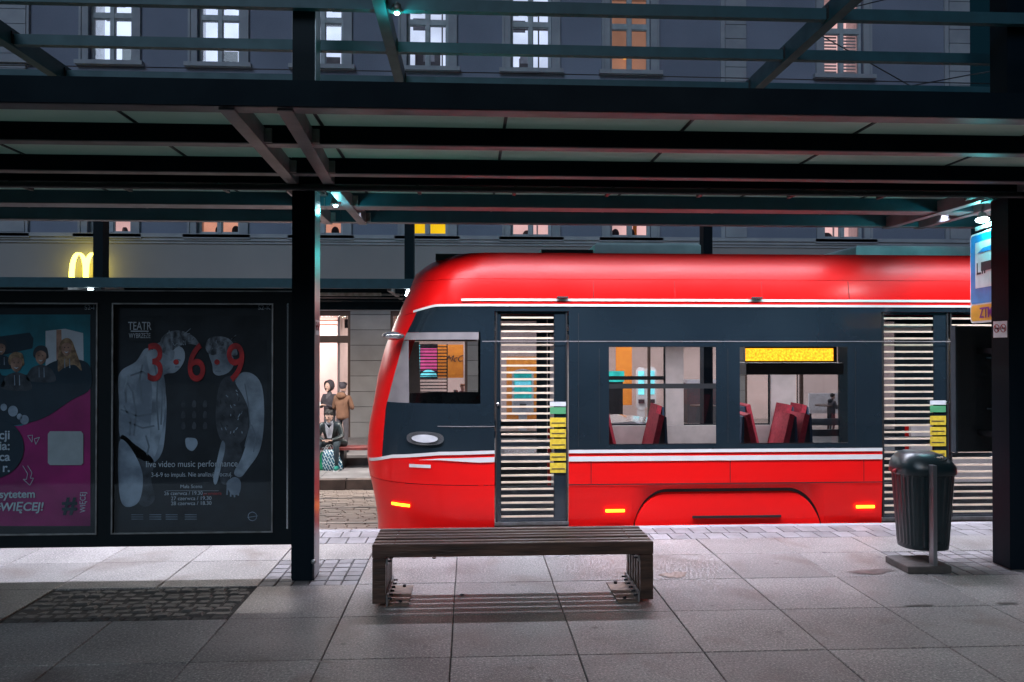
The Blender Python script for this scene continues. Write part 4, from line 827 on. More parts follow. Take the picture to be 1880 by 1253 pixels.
def skin(xa, xb, za, zb, name, m, par=tr, off=0.0, nu=14, nv=8, side=1, smooth=True, lab=None):
    f = lambda q: (q if callable(q) else (lambda _: q)); xa, xb, za, zb = f(xa), f(xb), f(za), f(zb); V = []; Fc = []
    for j in range(nv+1):
        for i in range(nu+1):
            v = j/nv; u = i/nu; z = (za(XCv)+zb(XCv))/2; X = 0
            for _ in range(6):
                sa, sb = X2s(xa(z), z), X2s(xb(z), z); s = sa+(sb-sa)*u
                X = s2p(s, z)[0]; z = za(X)+(zb(X)-za(X))*v
            V.append(s2p(s, z, side, off))
    for j in range(nv):
        for i in range(nu): a = j*(nu+1)+i; Fc.append((a, a+1, a+nu+2, a+nu+1))
    o = MB().add(V, Fc, 0, smooth).build(name, M[m], par)
    if lab: o['label'] = lab
    return o
zAf = lambda X: zA if X > txp(870) else interp(sorted([(txp(745, 575, 9.4), P(745, 578, 9.4).z), (txp(774, 572, 9.3), P(774, 570, 9.3).z), (txp(800, 565, 9.25), P(800, 563.5, 9.25).z), (txp(870), zA)]), X)
zBf = lambda X: zB if X > txp(905) else interp(sorted([(-1.5, P(672, 846, 9.7).z), (txp(680, 843, 9.6), P(680, 843, 9.6).z), (txp(720, 836, 9.35), P(720, 835, 9.35).z), (txp(807, 828, 9.2), P(807, 828, 9.2).z), (txp(905), zB)]), X)
Zb = -.26
XE = 13.5
D1a, D1b = txp(908), txp(1044); D2a, D2b, D2c = txp(1619), txp(1744), txp(1868)
W1a, W1b, W2a, W2b = txp(1118), txp(1314), txp(1358), txp(1556)
wz0, wz1 = tz(817), tz(637)
nose = lambda z: xn(z)
def Xp(z):   # front edge of the black glazing
    return interp(sorted([(P(704, 845, 9.5).z-.2, P(703, 845, 9.6).x), (P(704, 833, 9.5).z, P(704, 833, 9.6).x), (P(708, 747, 9.5).z, P(709, 747, 9.5).x), (P(742, 625, 9.4).z, P(741, 625, 9.4).x), (P(768, 575, 9.4).z, P(766, 575, 9.4).x)]), z)
skT = zTop
segs = [(nose, D1a), (D1b, D2a), (D2c, XE)]
for side in (1, -1):
    # upper red fascia and lower skirts
    skin(nose, XE, zAf, tz(513), 'roof_fascia', 'tram_red', off=0, nu=60, nv=8, side=side)
    skin(nose, XE, tz(512.2), skT, 'roof_fairing', 'tram_red', off=.004, nu=60, nv=8, side=side)
    for k, (a, b) in enumerate(segs):
        skin(a, b, lambda X: -.0+.37*0+tz(889), zBf, 'side_panel', 'tram_red', nu=30 if k == 0 else 12, nv=8, side=side)
        if k != 1: skin(a if k else nose, b, Zb, tz(890), 'skirt', 'tram_red', nu=30, nv=6, side=side)
    skin(nose, Xp, zBf, zAf, 'front_pillar', 'tram_red', nu=10, nv=14, side=side)
# bogie skirt with an arch recess between the doors
def arch_skirt(cx0, cx1, sxa, sxb):
    zt = tz(890); az = tz(900)
    mb = MB(); c0, c1 = sxa, sxb; n = 14; top = []
    def az_at(X):
        for (e, sgn) in ((c0, 1), (c1, -1)):
            d = (X-e)*sgn
            if d < 0: return Zb
            if d < .42: return Zb+(az-Zb)*math.sin(math.acos(1-d/.42))**.9
        return az
    xs = [cx0, cx1, c0-.001, c1+.001]+[c0+.42*(1-math.cos(math.pi*i/60)) for i in range(31)]+[c1-.42*(1-math.cos(math.pi*i/60)) for i in range(31)]; xs = sorted(xs); V = []; Fc = []
    for X in xs: za_ = az_at(X)-0; V += [(X, y0(Zb)+.0, za_), (X, YT, zt)]
    for i in range(len(xs)-1): Fc.append((2*i, 2*i+2, 2*i+3, 2*i+1))
    MB().add(V, Fc).build('skirt', M['tram_red'], tr)
    # inner wheel cover set back
    V = []; Fc = []; q0, q1 = c0+.04, c1-.04; xs = sorted([q0+.42*(1-math.cos(math.pi*i/48)) for i in range(25)]+[q1-.42*(1-math.cos(math.pi*i/48)) for i in range(25)])
    for X in xs:
        za_ = az_at(X)-.055; V += [(X, YT+.012, Zb), (X, YT+.03, max(za_, Zb)), (X, YT+.06, max(za_, Zb)+.015)]
    for i in range(len(xs)-1): Fc += [(3*i, 3*i+3, 3*i+4, 3*i+1), (3*i+1, 3*i+4, 3*i+5, 3*i+2)]
    MB().add(V, Fc).build('wheel_cover', M['tram_red'], tr)
    B(cx0+.02, cx1-.02, YT+.07, YT+.09, Zb, zt).build('wheel_housing', M['rubber'], tr)
    B((c0+c1)/2-.42, (c0+c1)/2+.62, YT+.005, YT+.02, tz(954), tz(950)).build('step_slot', M['rubber'], tr)
    for xw in ((c0+c1)/2-.75, (c0+c1)/2+.75):
        for yw in (9.55, 11.0): MB().tube((xw, yw, -.03), (xw, yw+.13, -.03), .31, n=24).build('wheel', M['rail_steel'], tr)
arch_skirt(D1b, D2a, txp(1160), txp(1512))
skin(D1b, D2a, Zb, tz(890), 'skirt', 'tram_red', nu=12, nv=6, side=-1)
# stripes
for side in (1, -1):
    skin(lambda z: txp(847), lambda z: XCv+.05, tz(553.5), tz(549), 'white_stripe', 'tram_white', off=.010, nu=12, nv=1, side=side); skin(lambda z: XCv+.05, XE, tz(553.5), tz(549), 'white_stripe', 'tram_white', off=.010, nu=2, nv=1, side=side)
    skin(lambda z: txp(756), XE, lambda X: zAf(X)-.002, lambda X: zAf(X)+.025, 'white_stripe', 'tram_white', off=.012, nu=160, nv=1, side=side)
    for (a, b) in ((lambda z: P(676, 843, 9.7).x, D1a), (D1b, D2a), (D2c, XE)):
        skin(a, b, lambda X: zBf(X)-.038+min(0, 0), zBf, 'white_stripe', 'tram_white', off=.006, nu=30, nv=1, side=side)
    tpr = lambda X: min(max((X-txp(769))/(txp(880)-txp(769)), .04), 1)
    for (a, b) in ((lambda z: txp(769), D1a), (D1b, D2a), (D2c, XE)):
        skin(a, b, lambda X: zBf(X)-.075-.057*tpr(X), lambda X: zBf(X)-.075, 'white_stripe', 'tram_white', off=.006, nu=20, nv=1, side=side)
# dark glazing band, built round the window openings
cw0 = lambda z: interp(sorted([(tz(745), P(752, 745, 9.3).x), (tz(625), P(750, 625, 9.3).x)]), z)
CW1 = txp(882); czl, czh = tz(741), tz(625)
for side in (1, -1):
    skin(lambda z: Xp(z), CW1, zBf, czl, 'dark_panel', 'tram_black', off=.003, nu=16, side=side)
    skin(lambda z: Xp(z), CW1, tz(610), zAf, 'dark_panel', 'tram_black', off=.003, nu=16, side=side)
    skin(Xp, txp(879), tz(624), tz(610.5), 'sun_visor', 'tram_grey', off=.008, nu=14, nv=2, side=side)
    skin(Xp, cw0, czl, czh, 'quarter_panel', 'tram_grey', off=.002, nu=8, side=side)
    skin(cw0, CW1, czl, czh, 'cab_window', 'tram_glass', off=.0, nu=12, side=side)
    skin(CW1, D1a, zB, zA, 'dark_panel', 'tram_black', off=.003, nu=3, side=side)
    for (a, b, z0, z1) in ((D1b, W1a, zB, zA), (W1b, W2a, zB, zA), (W2b, D2a, zB, zA), (W1a, W1b, wz1, zA), (W2a, W2b, wz1, zA), (W1a, W1b, zB, wz0), (W2a, W2b, zB, wz0), (D1a, D1b, tz(572), zA), (D2a, D2c, tz(572), zA), (D2c, XE, wz1, zA), (D2c, XE, zB, wz0), (D2c, D2c+.5, wz0, wz1), (D2c+2.4, D2c+2.9, wz0, wz1), (D2c+4.9, XE, wz0, wz1)):
        skin(a, b, z0, z1, 'dark_panel', 'tram_black', off=.003, nu=2, nv=2, side=side)
    for (a, b) in ((W1a, W1b), (W2a, W2b), (D2c+.5, D2c+2.4), (D2c+2.9, D2c+4.9)):
        skin(a, b, wz0, wz1, 'window', 'tram_glass', off=-.012, nu=2, nv=2, side=side)
    skin(W1a, W1b, tz(714), tz(705), 'vent_bar', 'rubber', off=.005, nu=2, nv=1, side=side)
    skin(lambda z: txp(885), XE, tz(627.8), tz(626.4), 'seam_strip', 'tram_grey', off=.006, nu=10, nv=1, side=side)
    skin(lambda z: XCv-1.0*0+txp(760), D1a, lambda X: tz(783), lambda X: tz(781.5), 'seam_strip', 'tram_grey', off=.007, nu=14, nv=1, side=side)
    skin(D1b, D2a, tz(890.8), tz(889.2), 'seam_strip', 'rubber', off=.004, nu=3, nv=1, side=side)
# windscreen at the very front joins both sides
# logo plate
mb = MB(); n = 28; c = (txp(782, 805, 9.25), tz(805)); V = []
for i in range(n): a = 2*math.pi*i/n; X = c[0]+.215*math.copysign(abs(math.cos(a))**.8, math.cos(a)); z = c[1]+.078*math.copysign(abs(math.sin(a))**.8, math.sin(a)); V.append(s2p(X2s(X, z), z, 1, .014))
V.append(s2p(X2s(c[0], c[1]), c[1], 1, .024)); MB().add(V, [(i, (i+1) % n, n) for i in range(n)], 0, True).build('oval_plate', M['chrome'], tr)
V = []
for i in range(n): a = 2*math.pi*i/n; X = c[0]+.15*math.cos(a); z = c[1]+.045*math.sin(a); V.append(s2p(X2s(X, z), z, 1, .026))
MB().add(V+[s2p(X2s(c[0], c[1]), c[1], 1, .028)], [(i, (i+1) % n, n) for i in range(n)], 0, True).build('oval_inlay', M['white_plastic'], tr)
# camera pod at the front pillar, reflector and marker lamps
q = P(722, 617, 9.35); MB().sphere(q, (.13, .10, .05)).build('mirror_pod', M['chrome'], tr)
skin(txp(752, 856, 9.25), txp(792, 856, 9.25), tz(859), tz(853), 'reflector', 'tram_white', off=.006, nu=4, nv=1)
for px, py in ((735, 931), (1125, 938), (1577, 935.5)):
    X = txp(px, py, 9.2); o = skin(X-.11, X+.11, tz(py)-.016, tz(py)+.016, 'marker_lamp', 'marker_amber', off=.012, nu=3, nv=1)
# doors
for px in (1090, 1240, 1400, 1560):
    X = txp(px)
    for side in (1, -1): skin(X-.003, X+.003, tz(548), tz(515), 'panel_seam', 'rubber', off=.003, nu=1, nv=6, side=side)
for px in (1085, 1340, 1585): X = txp(px); skin(X-.003, X+.003, tz(888), tz(848), 'panel_seam', 'rubber', off=.003, nu=1, nv=2)
for px, pa, pb in ((1100, 640, 815), (1336, 640, 815), (1570, 640, 815), (1062, 575, 820)): X = txp(px); skin(X-.003, X+.003, tz(pb), tz(pa), 'glass_joint', 'rubber', off=.006, nu=1, nv=1)
stripes = []
def door(xa, xb, ga, gb, side=1, stick=True):
    fr = MB(); yy = YT+.02; zb, zt = tz(957), tz(572)
    Yv = yy if side > 0 else 2*YM-yy; y1, y2 = sorted((Yv, Yv+.04*side))
    fr.box(xa+.012, ga, y1, y2, zb, zt); fr.box(gb, xb-.012, y1, y2, zb, zt); fr.box(ga, gb, y1, y2, zb, tz(950)); fr.box(ga, gb, y1, y2, tz(577), zt)
    d = fr.build('door', M['tram_black'], tr)
    B(ga, gb, y1+.012, y1+.02, tz(950), tz(577)).build('door_glass', M['tram_glass'], d)
    B(ga+.0, gb-.0, y1+.021, y1+.05, tz(950), tz(893)).build('kick_panel', M['room_dark'], d)
    for za_, zb_ in ((tz(822), tz(806)), (tz(848), tz(832))): B(ga-.0, gb+.0, y1+.021, y1+.035, za_, zb_).build('handrail_band', M['hoodie_grey'], d)
    if side > 0:
        m0 = None; k = 0; py = 583.5
        while py < 950:
            z = tz(py); w = .0115
            if m0 is None:
                s0 = B(ga+.01, gb-.01, y1-.004, y1+.010, -w/1, w/1.2).build('glass_stripe', M['stripe_cream'], d); m0 = s0.data; s0.location = Vector((0, 0, z)); base = WL[d.name]
            else: link('glass_stripe', m0, d, (0, 0, z))
            py += 12.55
    if side > 0:
        for xs_ in (xa+.012, xb-.030): B(xs_, xs_+.018, y1-.012, y1-.001, zb, zt).build('rubber_seal', M['rubber'], d)
        MB().tube((ga-.035, y1-.012, tz(742)), (ga-.035, y1, tz(742)), .022, n=14).build('door_button', M['chrome'], d)
    if stick:
        X = gb-.05
        for i, (pa, pb, m) in enumerate(((738, 746, 'white_plastic'), (748, 760, 'sticker_green'), (767, 784, 'sticker_yellow'), (788, 803, 'sticker_yellow'), (806, 824, 'sticker_yellow'), (832, 846, 'sticker_yellow'), (850, 868, 'sticker_yellow'))):
            s = B(X, X+.19, y1-.008, y1-.005, tz(pb), tz(pa)).build('door_sticker', M[m], d)
            if m == 'sticker_yellow':
                B(X+.02, X+.17, y1-.010, y1-.0085, tz(pb)+.04, tz(pb)+.05).build('sticker_print', M['ink'], d)
door(D1a, D1b, txp(919), txp(1018)); door(D2a, D2b, txp(1621), txp(1716)); door(D2b, D2c, txp(1746), txp(1846), stick=False)
door(D1a, D1b, txp(919), txp(1018), -1, False); door(D2a, D2b, txp(1621), txp(1716), -1, False); door(D2b, D2c, txp(1746), txp(1846), -1, False)
B(D1a, D1b, YT+.0, YT+.5, tz(963), tz(957.5)).build('door_step', M['galvanised'], tr); B(D2a, D2c, YT+.0, YT+.5, tz(963), tz(957.5)).build('door_step', M['galvanised'], tr)
# roof, floor, ceiling, interior
mb = MB(); rs = []
for i in range(24):
    X = xn(skT)+(XE-xn(skT))*(i/23)**2; s = X2s(X, skT)
    a = s2p(s, skT); b = s2p(s, skT, -1); h = .03*min(1, (X-xn(skT))/.5); rs.append([(a[0], a[1], a[2]), (a[0], YM-.7, a[2]+h), (b[0], YM+.7, b[2]+h), (b[0], b[1], b[2])])
MB().loft(rs, smooth=False, cap=False, closed=False).build('roof', M['rubber'], tr)
for (pa, pb, h) in ((1105, 1310, 447), (1610, 1990, 449), (2100, 2500, 447)):
    xa, xb = txp(pa), txp(pb); MB().bbox(xa, xb, 9.55, 11.15, skT-.0, ZZ(h, 9.6, 1200), .03).build('roof_unit', M['roof_grey'], tr)
MB().box(txp(1000), txp(1100), 9.5, 11.2, skT, ZZ(458, 9.5)).build('roof_unit', M['rubber'], tr)
B(txp(800, 480, 9.5), txp(878), 9.45, 11.25, skT-.06, ZZ(468, 9.5)).build('roof_cap', M['rubber'], tr)
B(-.3, XE, YT+.08, 2*YM-YT-.08, -.06, 0.0).build('saloon_floor', M['room_floor'], tr); B(-.4, XE, YT+.12, 2*YM-YT-.12, tz(600), tz(596)).build('saloon_ceiling', M['room_white'], tr)
B(XE-.05, XE, YT, 2*YM-YT, Zb, zTop).build('rear_wall', M['tram_red'], tr)
B(txp(893), txp(897), YT+.08, YM+.4, 0, 2.3).build('cab_wall', M['room_dark'], tr)
B(-.75, .1, YT+.25, 2*YM-YT-.25, .05, .75).build('driver_desk', M['room_dark'], tr)
B(D1b+.05, D2a-.05, 2*YM-YT-.12, 2*YM-YT-.06, 0, .88).build('inner_lining', M['tram_lining'], tr)
for xa_, xb_ in ((D1b+.03, W1a-.01), (W1b+.01, W2a-.01), (W2b+.01, D2a-.03), (CW1+.05, D1a-.02)): B(xa_, xb_, 2*YM-YT-.10, 2*YM-YT-.05, .882, 2.2).build('inner_lining', M['tram_lining'], tr)
B(D1b+.02, D2a-.02, YT+.12, YT+.13, 0, tz(818)).build('inner_lining', M['room_dark'], tr)
B(D2c+.05, XE-.1, 2*YM-YT-.12, 2*YM-YT-.06, 0, .88).build('inner_lining', M['tram_lining'], tr); B(D2c+.05, XE-.1, YT+.12, YT+.13, 0, tz(818)).build('inner_lining', M['room_dark'], tr)
def seat(x, y, flip, lab=None):
    s = 1 if flip else -1; mb = MB()
    a = [(x, y, .50), (x+s*.38, y, .47), (x+s*.40, y, .52), (x+s*.06, y, .57), (x-s*.09, y, 1.22), (x-s*.15, y, 1.20)]
    MB().poly(a, (0, 1, 0), .42).build('passenger_seat', M['seat_red'], tr)
    MB().poly([(x-s*.17, y+.02, .5), (x-s*.155, y+.02, 1.19), (x-s*.18, y+.02, 1.18), (x-s*.21, y+.02, .5)], (0, 1, 0), .38).build('seat_shell', M['seat_blue'], tr)
for (px, fl) in ((1122, True), (1190, False), (1380, True), (1425, False), (1452, False)):
    for y in (9.35, 10.9): seat(txp(px, 780, y+.2), y, fl)
for px in (1060, 1335, 1575): MB().tube((txp(px, 700, 10.2), 10.2, 0), (txp(px, 700, 10.2), 10.2, 2.2), .018, n=8).build('grab_pole', M['sticker_yellow'], tr)
# destination display behind the right window
dsp = B(txp(1367, 650, 9.3), txp(1535, 650, 9.3), 9.28, 9.34, ZZ(666, 9.3, 1450), ZZ(637, 9.3, 1450)).build('line_display', M['ink'], tr)
xa, xb = txp(1369, 650, 9.27), txp(1530, 650, 9.27); za_, zb_ = ZZ(663, 9.27, 1450), ZZ(640, 9.27, 1450)
B(xa, xb, 9.272, 9.279, za_, zb_).build('display_glow', M['led_amber'], dsp)
B(txp(1367, 650, 9.4), txp(1545, 650, 9.4), 9.35, 9.8, ZZ(688, 9.4, 1450), ZZ(666.5, 9.4, 1450)).build('display_housing', M['room_dark'], tr)
# reflective hooks on the fascia
for px in (1027, 1383): X = txp(px); B(X-.03, X+.10, y0(2.55)-.04, y0(2.55)-.005, tz(548), tz(545)).build('roof_hook', M['chrome'], tr)

# ================================================================== CAR on the far track lane
cz = bed(12.8); 
car = empty('parked_car', (2.0, 12.8, cz), 'silver hatchback car seen low through the tram windows', 'car')
cxr = XX(1318, 12.1); top = .86
prof = [(0, .28), (0, .55), (-.08, .82), (-.22, .98), (-.62, 1.36), (-1.3, 1.43), (-2.0, 1.38), (-2.75, .96), (-3.5, .86), (-3.85, .68), (-3.92, .30)]
def cring(y, k=0, ins=0): return [(cxr+x*(1-ins*.0)+(-.05*ins), y, cz+z-(.0)) for x, z in prof]
lower = [(0, .22), (0.02, .55), (-.06, .84), (-2.75, .92), (-3.5, .84), (-3.86, .66), (-3.94, .26)]
MB().poly([(cxr+x, 12.0, cz+z) for x, z in lower], (0, 1, 0), 1.66).build('body', M['car_silver'], car)
gh = [(-.10, .84), (-.60, 1.34), (-1.3, 1.42), (-2.0, 1.37), (-2.72, .90)]
ra = [(cxr+x, 12.02, cz+z) if z < .95 else (cxr+x, 12.16, cz+z) for x, z in gh]; rb2 = [(cxr+x, 13.64, cz+z) if z < .95 else (cxr+x, 13.5, cz+z) for x, z in gh]
MB().loft([ra, rb2]).build('cabin', M['car_silver'], car)
sw = [(-.42, .93), (-.68, 1.27), (-1.25, 1.35), (-1.95, 1.30), (-2.5, .94)]
MB().add([(cxr+x, 12.015+(z-.9)*.27-.006, cz+z) for x, z in sw], [(0, 1, 2, 3, 4)]).build('side_window', M['car_glass'], car)
B(cxr-1.36, cxr-1.30, 12.0, 12.13, cz+.93, cz+1.35).build('door_pillar', M['car_silver'], car)
MB().add([(cxr-.085, 12.2, cz+.90), (cxr-.085, 13.45, cz+.90), (cxr-.545, 13.4, cz+1.31), (cxr-.545, 12.25, cz+1.31)], [(0, 1, 2, 3)]).build('rear_window', M['car_glass'], car)
B(cxr-.14, cxr+.03, 11.99, 12.2, cz+.62, cz+.80).build('tail_light', M['ink_red'], car); B(cxr-.14, cxr+.03, 13.45, 13.67, cz+.62, cz+.80).build('tail_light', M['ink_red'], car)
for x in (-.72, -3.15):
    for y in (11.98, 13.5):
        w = MB().tube((cxr+x, y, cz+.31), (cxr+x, y+.18, cz+.31), .31, n=24).build('wheel', M['rubber'], car); MB().tube((cxr+x, y-.006, cz+.31), (cxr+x, y+.02, cz+.31), .19, n=16).build('rim', M['chrome'], w)

# ================================================================== PEOPLE
def skinned(name, joints, edges, m, parent, sub=2):
    ids = {k: i for i, k in enumerate(joints)}; off = WL[parent.name]
    me = bpy.data.meshes.new(name); me.from_pydata([tuple(Vector(joints[k][:3])-off) for k in joints], [(ids[a], ids[b]) for a, b in edges], [])
    o = link(name, me, parent); me.materials.append(m); sk_ = o.modifiers.new('skin', 'SKIN'); sk_.use_smooth_shade = True
    for i, k in enumerate(joints):
        r = joints[k][3]; r2 = joints[k][4] if len(joints[k]) > 4 else r; me.skin_vertices[0].data[i].radius = (r, r2); me.skin_vertices[0].data[i].use_root = (i == 0)
    s = o.modifiers.new('sub', 'SUBSURF'); s.levels = sub; s.render_levels = sub; return o
def head(c, yaw, pitch, parent, hair=True, hm='hair', hood=None, r=.1):
    h = MB(); h.sphere((0, 0, 0), (.078, .098, .115), 16, 12); h.sphere((0, -.098, -.01), (.014, .022, .024), 8, 6); h.sphere((0, -.06, -.085), (.04, .035, .035), 10, 6)
    for s in (-1, 1): h.sphere((s*.08, .01, -.005), (.012, .02, .03), 8, 6)
    me_ = h.build('head', M['skin'], None); me_.parent = parent; me_.location = Vector(c)-WL[parent.name]; me_.rotation_euler = (pitch, 0, yaw)
    f = MB()
    for s in (-1, 1): f.sphere((s*.032, -.088, .012), (.013, .009, .008), 8, 5)
    f.sphere((0, -.096, -.052), (.022, .007, .005), 8, 5); e = f.build('eyes_and_mouth', M['ink'], None); e.parent = me_
    if hair:
        q = MB(); q.sphere((0, .034, .038), (.090, .096, .102), 16, 10); q.sphere((0, -.045, .095), (.07, .045, .026), 12, 6)
        for k in range(16):
            a = k*2.4; q.sphere((.07*math.cos(a), .02+.07*math.sin(a), .09+.02*math.sin(k)), (.035, .035, .03), 6, 4)
        o = q.build('hair', M[hm], None); o.parent = me_
    if hood:
        q = MB(); q.sphere((0, .055, .02), (.118, .115, .148), 16, 10); rings = []
        for k, (yy, s1) in enumerate(((.02, 1.0), (-.045, 1.0), (-.07, .90))):
            rings.append([(s1*.118*math.cos(2*math.pi*i/16), yy+.02*math.cos(2*math.pi*i/16)**2, .015+s1*.145*math.sin(2*math.pi*i/16)) for i in range(16)])
        q.loft(rings, smooth=True, cap=False); o = q.build('hood', M[hood], None); o.parent = me_
    return me_
def hand(w, tip, parent, s=1):   # palm and five bent fingers
    w = Vector(w); tip = Vector(tip); d = (tip-w).normalized(); side = d.cross(Vector((0, 0, 1)));
    side = side.normalized() if side.length > .1 else Vector((1, 0, 0)); up = side.cross(d).normalized()
    mb = MB(); mb.loft([[w+side*a*.03+up*b*.014 for a, b in ((-1, -1), (1, -1), (1, 1), (-1, 1))], [w+d*.05+side*a*.042+up*b*.014 for a, b in ((-1, -1), (1, -1), (1, 1), (-1, 1))], [w+d*.095+side*a*.040+up*b*.011 for a, b in ((-1, -1), (1, -1), (1, 1), (-1, 1))]], smooth=True)
    for k, (o_, l) in enumerate(((-.032, .055), (-.011, .068), (.011, .072), (.032, .064))):
        a = w+d*.09+side*o_; b = a+d*l*.5-up*.012; c = b+d*l*.3-up*.03; mb.tube(a, b, .0095, .009, 8); mb.tube(b, c, .009, .007, 8)
    a = w+d*.03-side*.035*s; b = a+d*.035-side*.025*s-up*.01; c = b+d*.035+side*.005*s-up*.015; mb.tube(a, b, .012, .0105, 8); mb.tube(b, c, .0105, .008, 8)
    return mb.build('hand', M['skin'], parent)
# seated person with phone
sx, sy = XX(608, 17.45), 17.55; fz = ZO+.004
ps = empty('person', (sx, sy, fz), 'seated person in a black leather jacket and grey hoodie looking down at a phone', 'person')
sz = fz+.47
J = {'pel': (sx, sy, sz+.09, .15, .12), 'w': (sx, sy-.02, sz+.24, .14, .11), 'ch': (sx-.01, sy-.10, sz+.42, .165, .12), 'nk': (sx-.015, sy-.16, sz+.56, .055), 'hd': (sx-.015, sy-.19, sz+.64, .05),
     'ls': (sx+.17, sy-.10, sz+.47, .06), 'le': (sx+.25, sy-.16, sz+.22, .048), 'lw': (sx+.06, sy-.36, sz+.16, .03), 'rs': (sx-.19, sy-.10, sz+.47, .06), 're': (sx-.27, sy-.16, sz+.22, .048), 'rw': (sx-.12, sy-.36, sz+.16, .03),
     'lh': (sx+.11, sy-.02, sz+.07, .095), 'lk': (sx+.17, sy-.44, sz+.07, .072), 'la': (sx+.18, sy-.43, fz+.07, .042), 'rh': (sx-.11, sy-.02, sz+.07, .095), 'rk': (sx-.22, sy-.42, sz+.07, .072), 'ra': (sx-.27, sy-.35, fz+.07, .042)}
E = [('pel', 'w'), ('w', 'ch'), ('ch', 'nk'), ('nk', 'hd'), ('ch', 'ls'), ('ls', 'le'), ('le', 'lw'), ('ch', 'rs'), ('rs', 're'), ('re', 'rw'), ('pel', 'lh'), ('lh', 'lk'), ('lk', 'la'), ('pel', 'rh'), ('rh', 'rk'), ('rk', 'ra')]
skinned('body', J, E, M['denim'], ps)
JJ = {k: (*J[k][:3], J[k][3]*1.22, (J[k][4] if len(J[k]) > 4 else J[k][3])*1.25) for k in ('ch', 'w', 'pel', 'ls', 'le', 'lw', 'rs', 're', 'rw')}
JJ['hem'] = (sx+.36, sy-.02, sz+.05, .07, .03)
skinned('jacket', JJ, [('ch', 'w'), ('w', 'pel'), ('ch', 'ls'), ('ls', 'le'), ('le', 'lw'), ('ch', 'rs'), ('rs', 're'), ('re', 'rw'), ('pel', 'hem')], M['leather'], ps)
MB().poly([(sx-.10, sy-.285, sz+.52), (sx-.045, sy-.30, sz+.45), (sx-.015, sy-.305, sz+.40), (sx+.015, sy-.30, sz+.45), (sx+.075, sy-.285, sz+.52), (sx+.065, sy-.275, sz+.36), (sx+.035, sy-.27, sz+.2), (sx-.045, sy-.27, sz+.2), (sx-.085, sy-.275, sz+.36)], (0, 1, 0), .06).build('hoodie_front', M['hoodie_grey'], ps)
MB().tube((sx-.015, sy-.15, sz+.50), (sx-.015, sy-.17, sz+.565), .085, .07, 12).build('hoodie_collar', M['hoodie_grey'], ps)
head((sx-.02, sy-.24, sz+.665), -.25, .30, ps)
hand(J['lw'][:3], (sx-.0, sy-.42, sz+.17), ps, -1); hand(J['rw'][:3], (sx-.06, sy-.42, sz+.17), ps, 1)
for k in ('la', 'ra'):
    x, y, z = J[k][:3]; MB().sphere((x, y-.06, fz+.052), (.052, .14, .055), 14, 8).build('shoe', M['shoe_green'], ps); B(x-.048, x+.048, y-.2, y+.06, fz+.001, fz+.022).build('shoe_sole', M['white_plastic'], ps)
t = empty('mobile_phone', (sx-.03, sy-.46, sz+.17), 'dark mobile phone in the hands of the seated person', 'phone'); MB().bbox(sx-.075, sx+.015, sy-.47, sy-.42, sz+.165, sz+.175, .002).build('case', M['ink'], t)
# bench beneath
t = empty('red_bench', (sx+.6, sy+.1, fz), 'low dark red slatted bench on the opposite platform under the seated person', 'bench')
for k in range(4): MB().bbox(sx-1.2, sx+1.75, sy-.2+k*.115, sy-.1+k*.115, sz-.07, sz-.01, .006).build('seat_slat', M['bench_red'], t)
for x in (sx-1.0, sx+.2, sx+1.45): MB().bbox(x, x+.09, sy-.17, sy+.22, fz, sz-.072, .004).build('leg', M['dark_metal'], t)
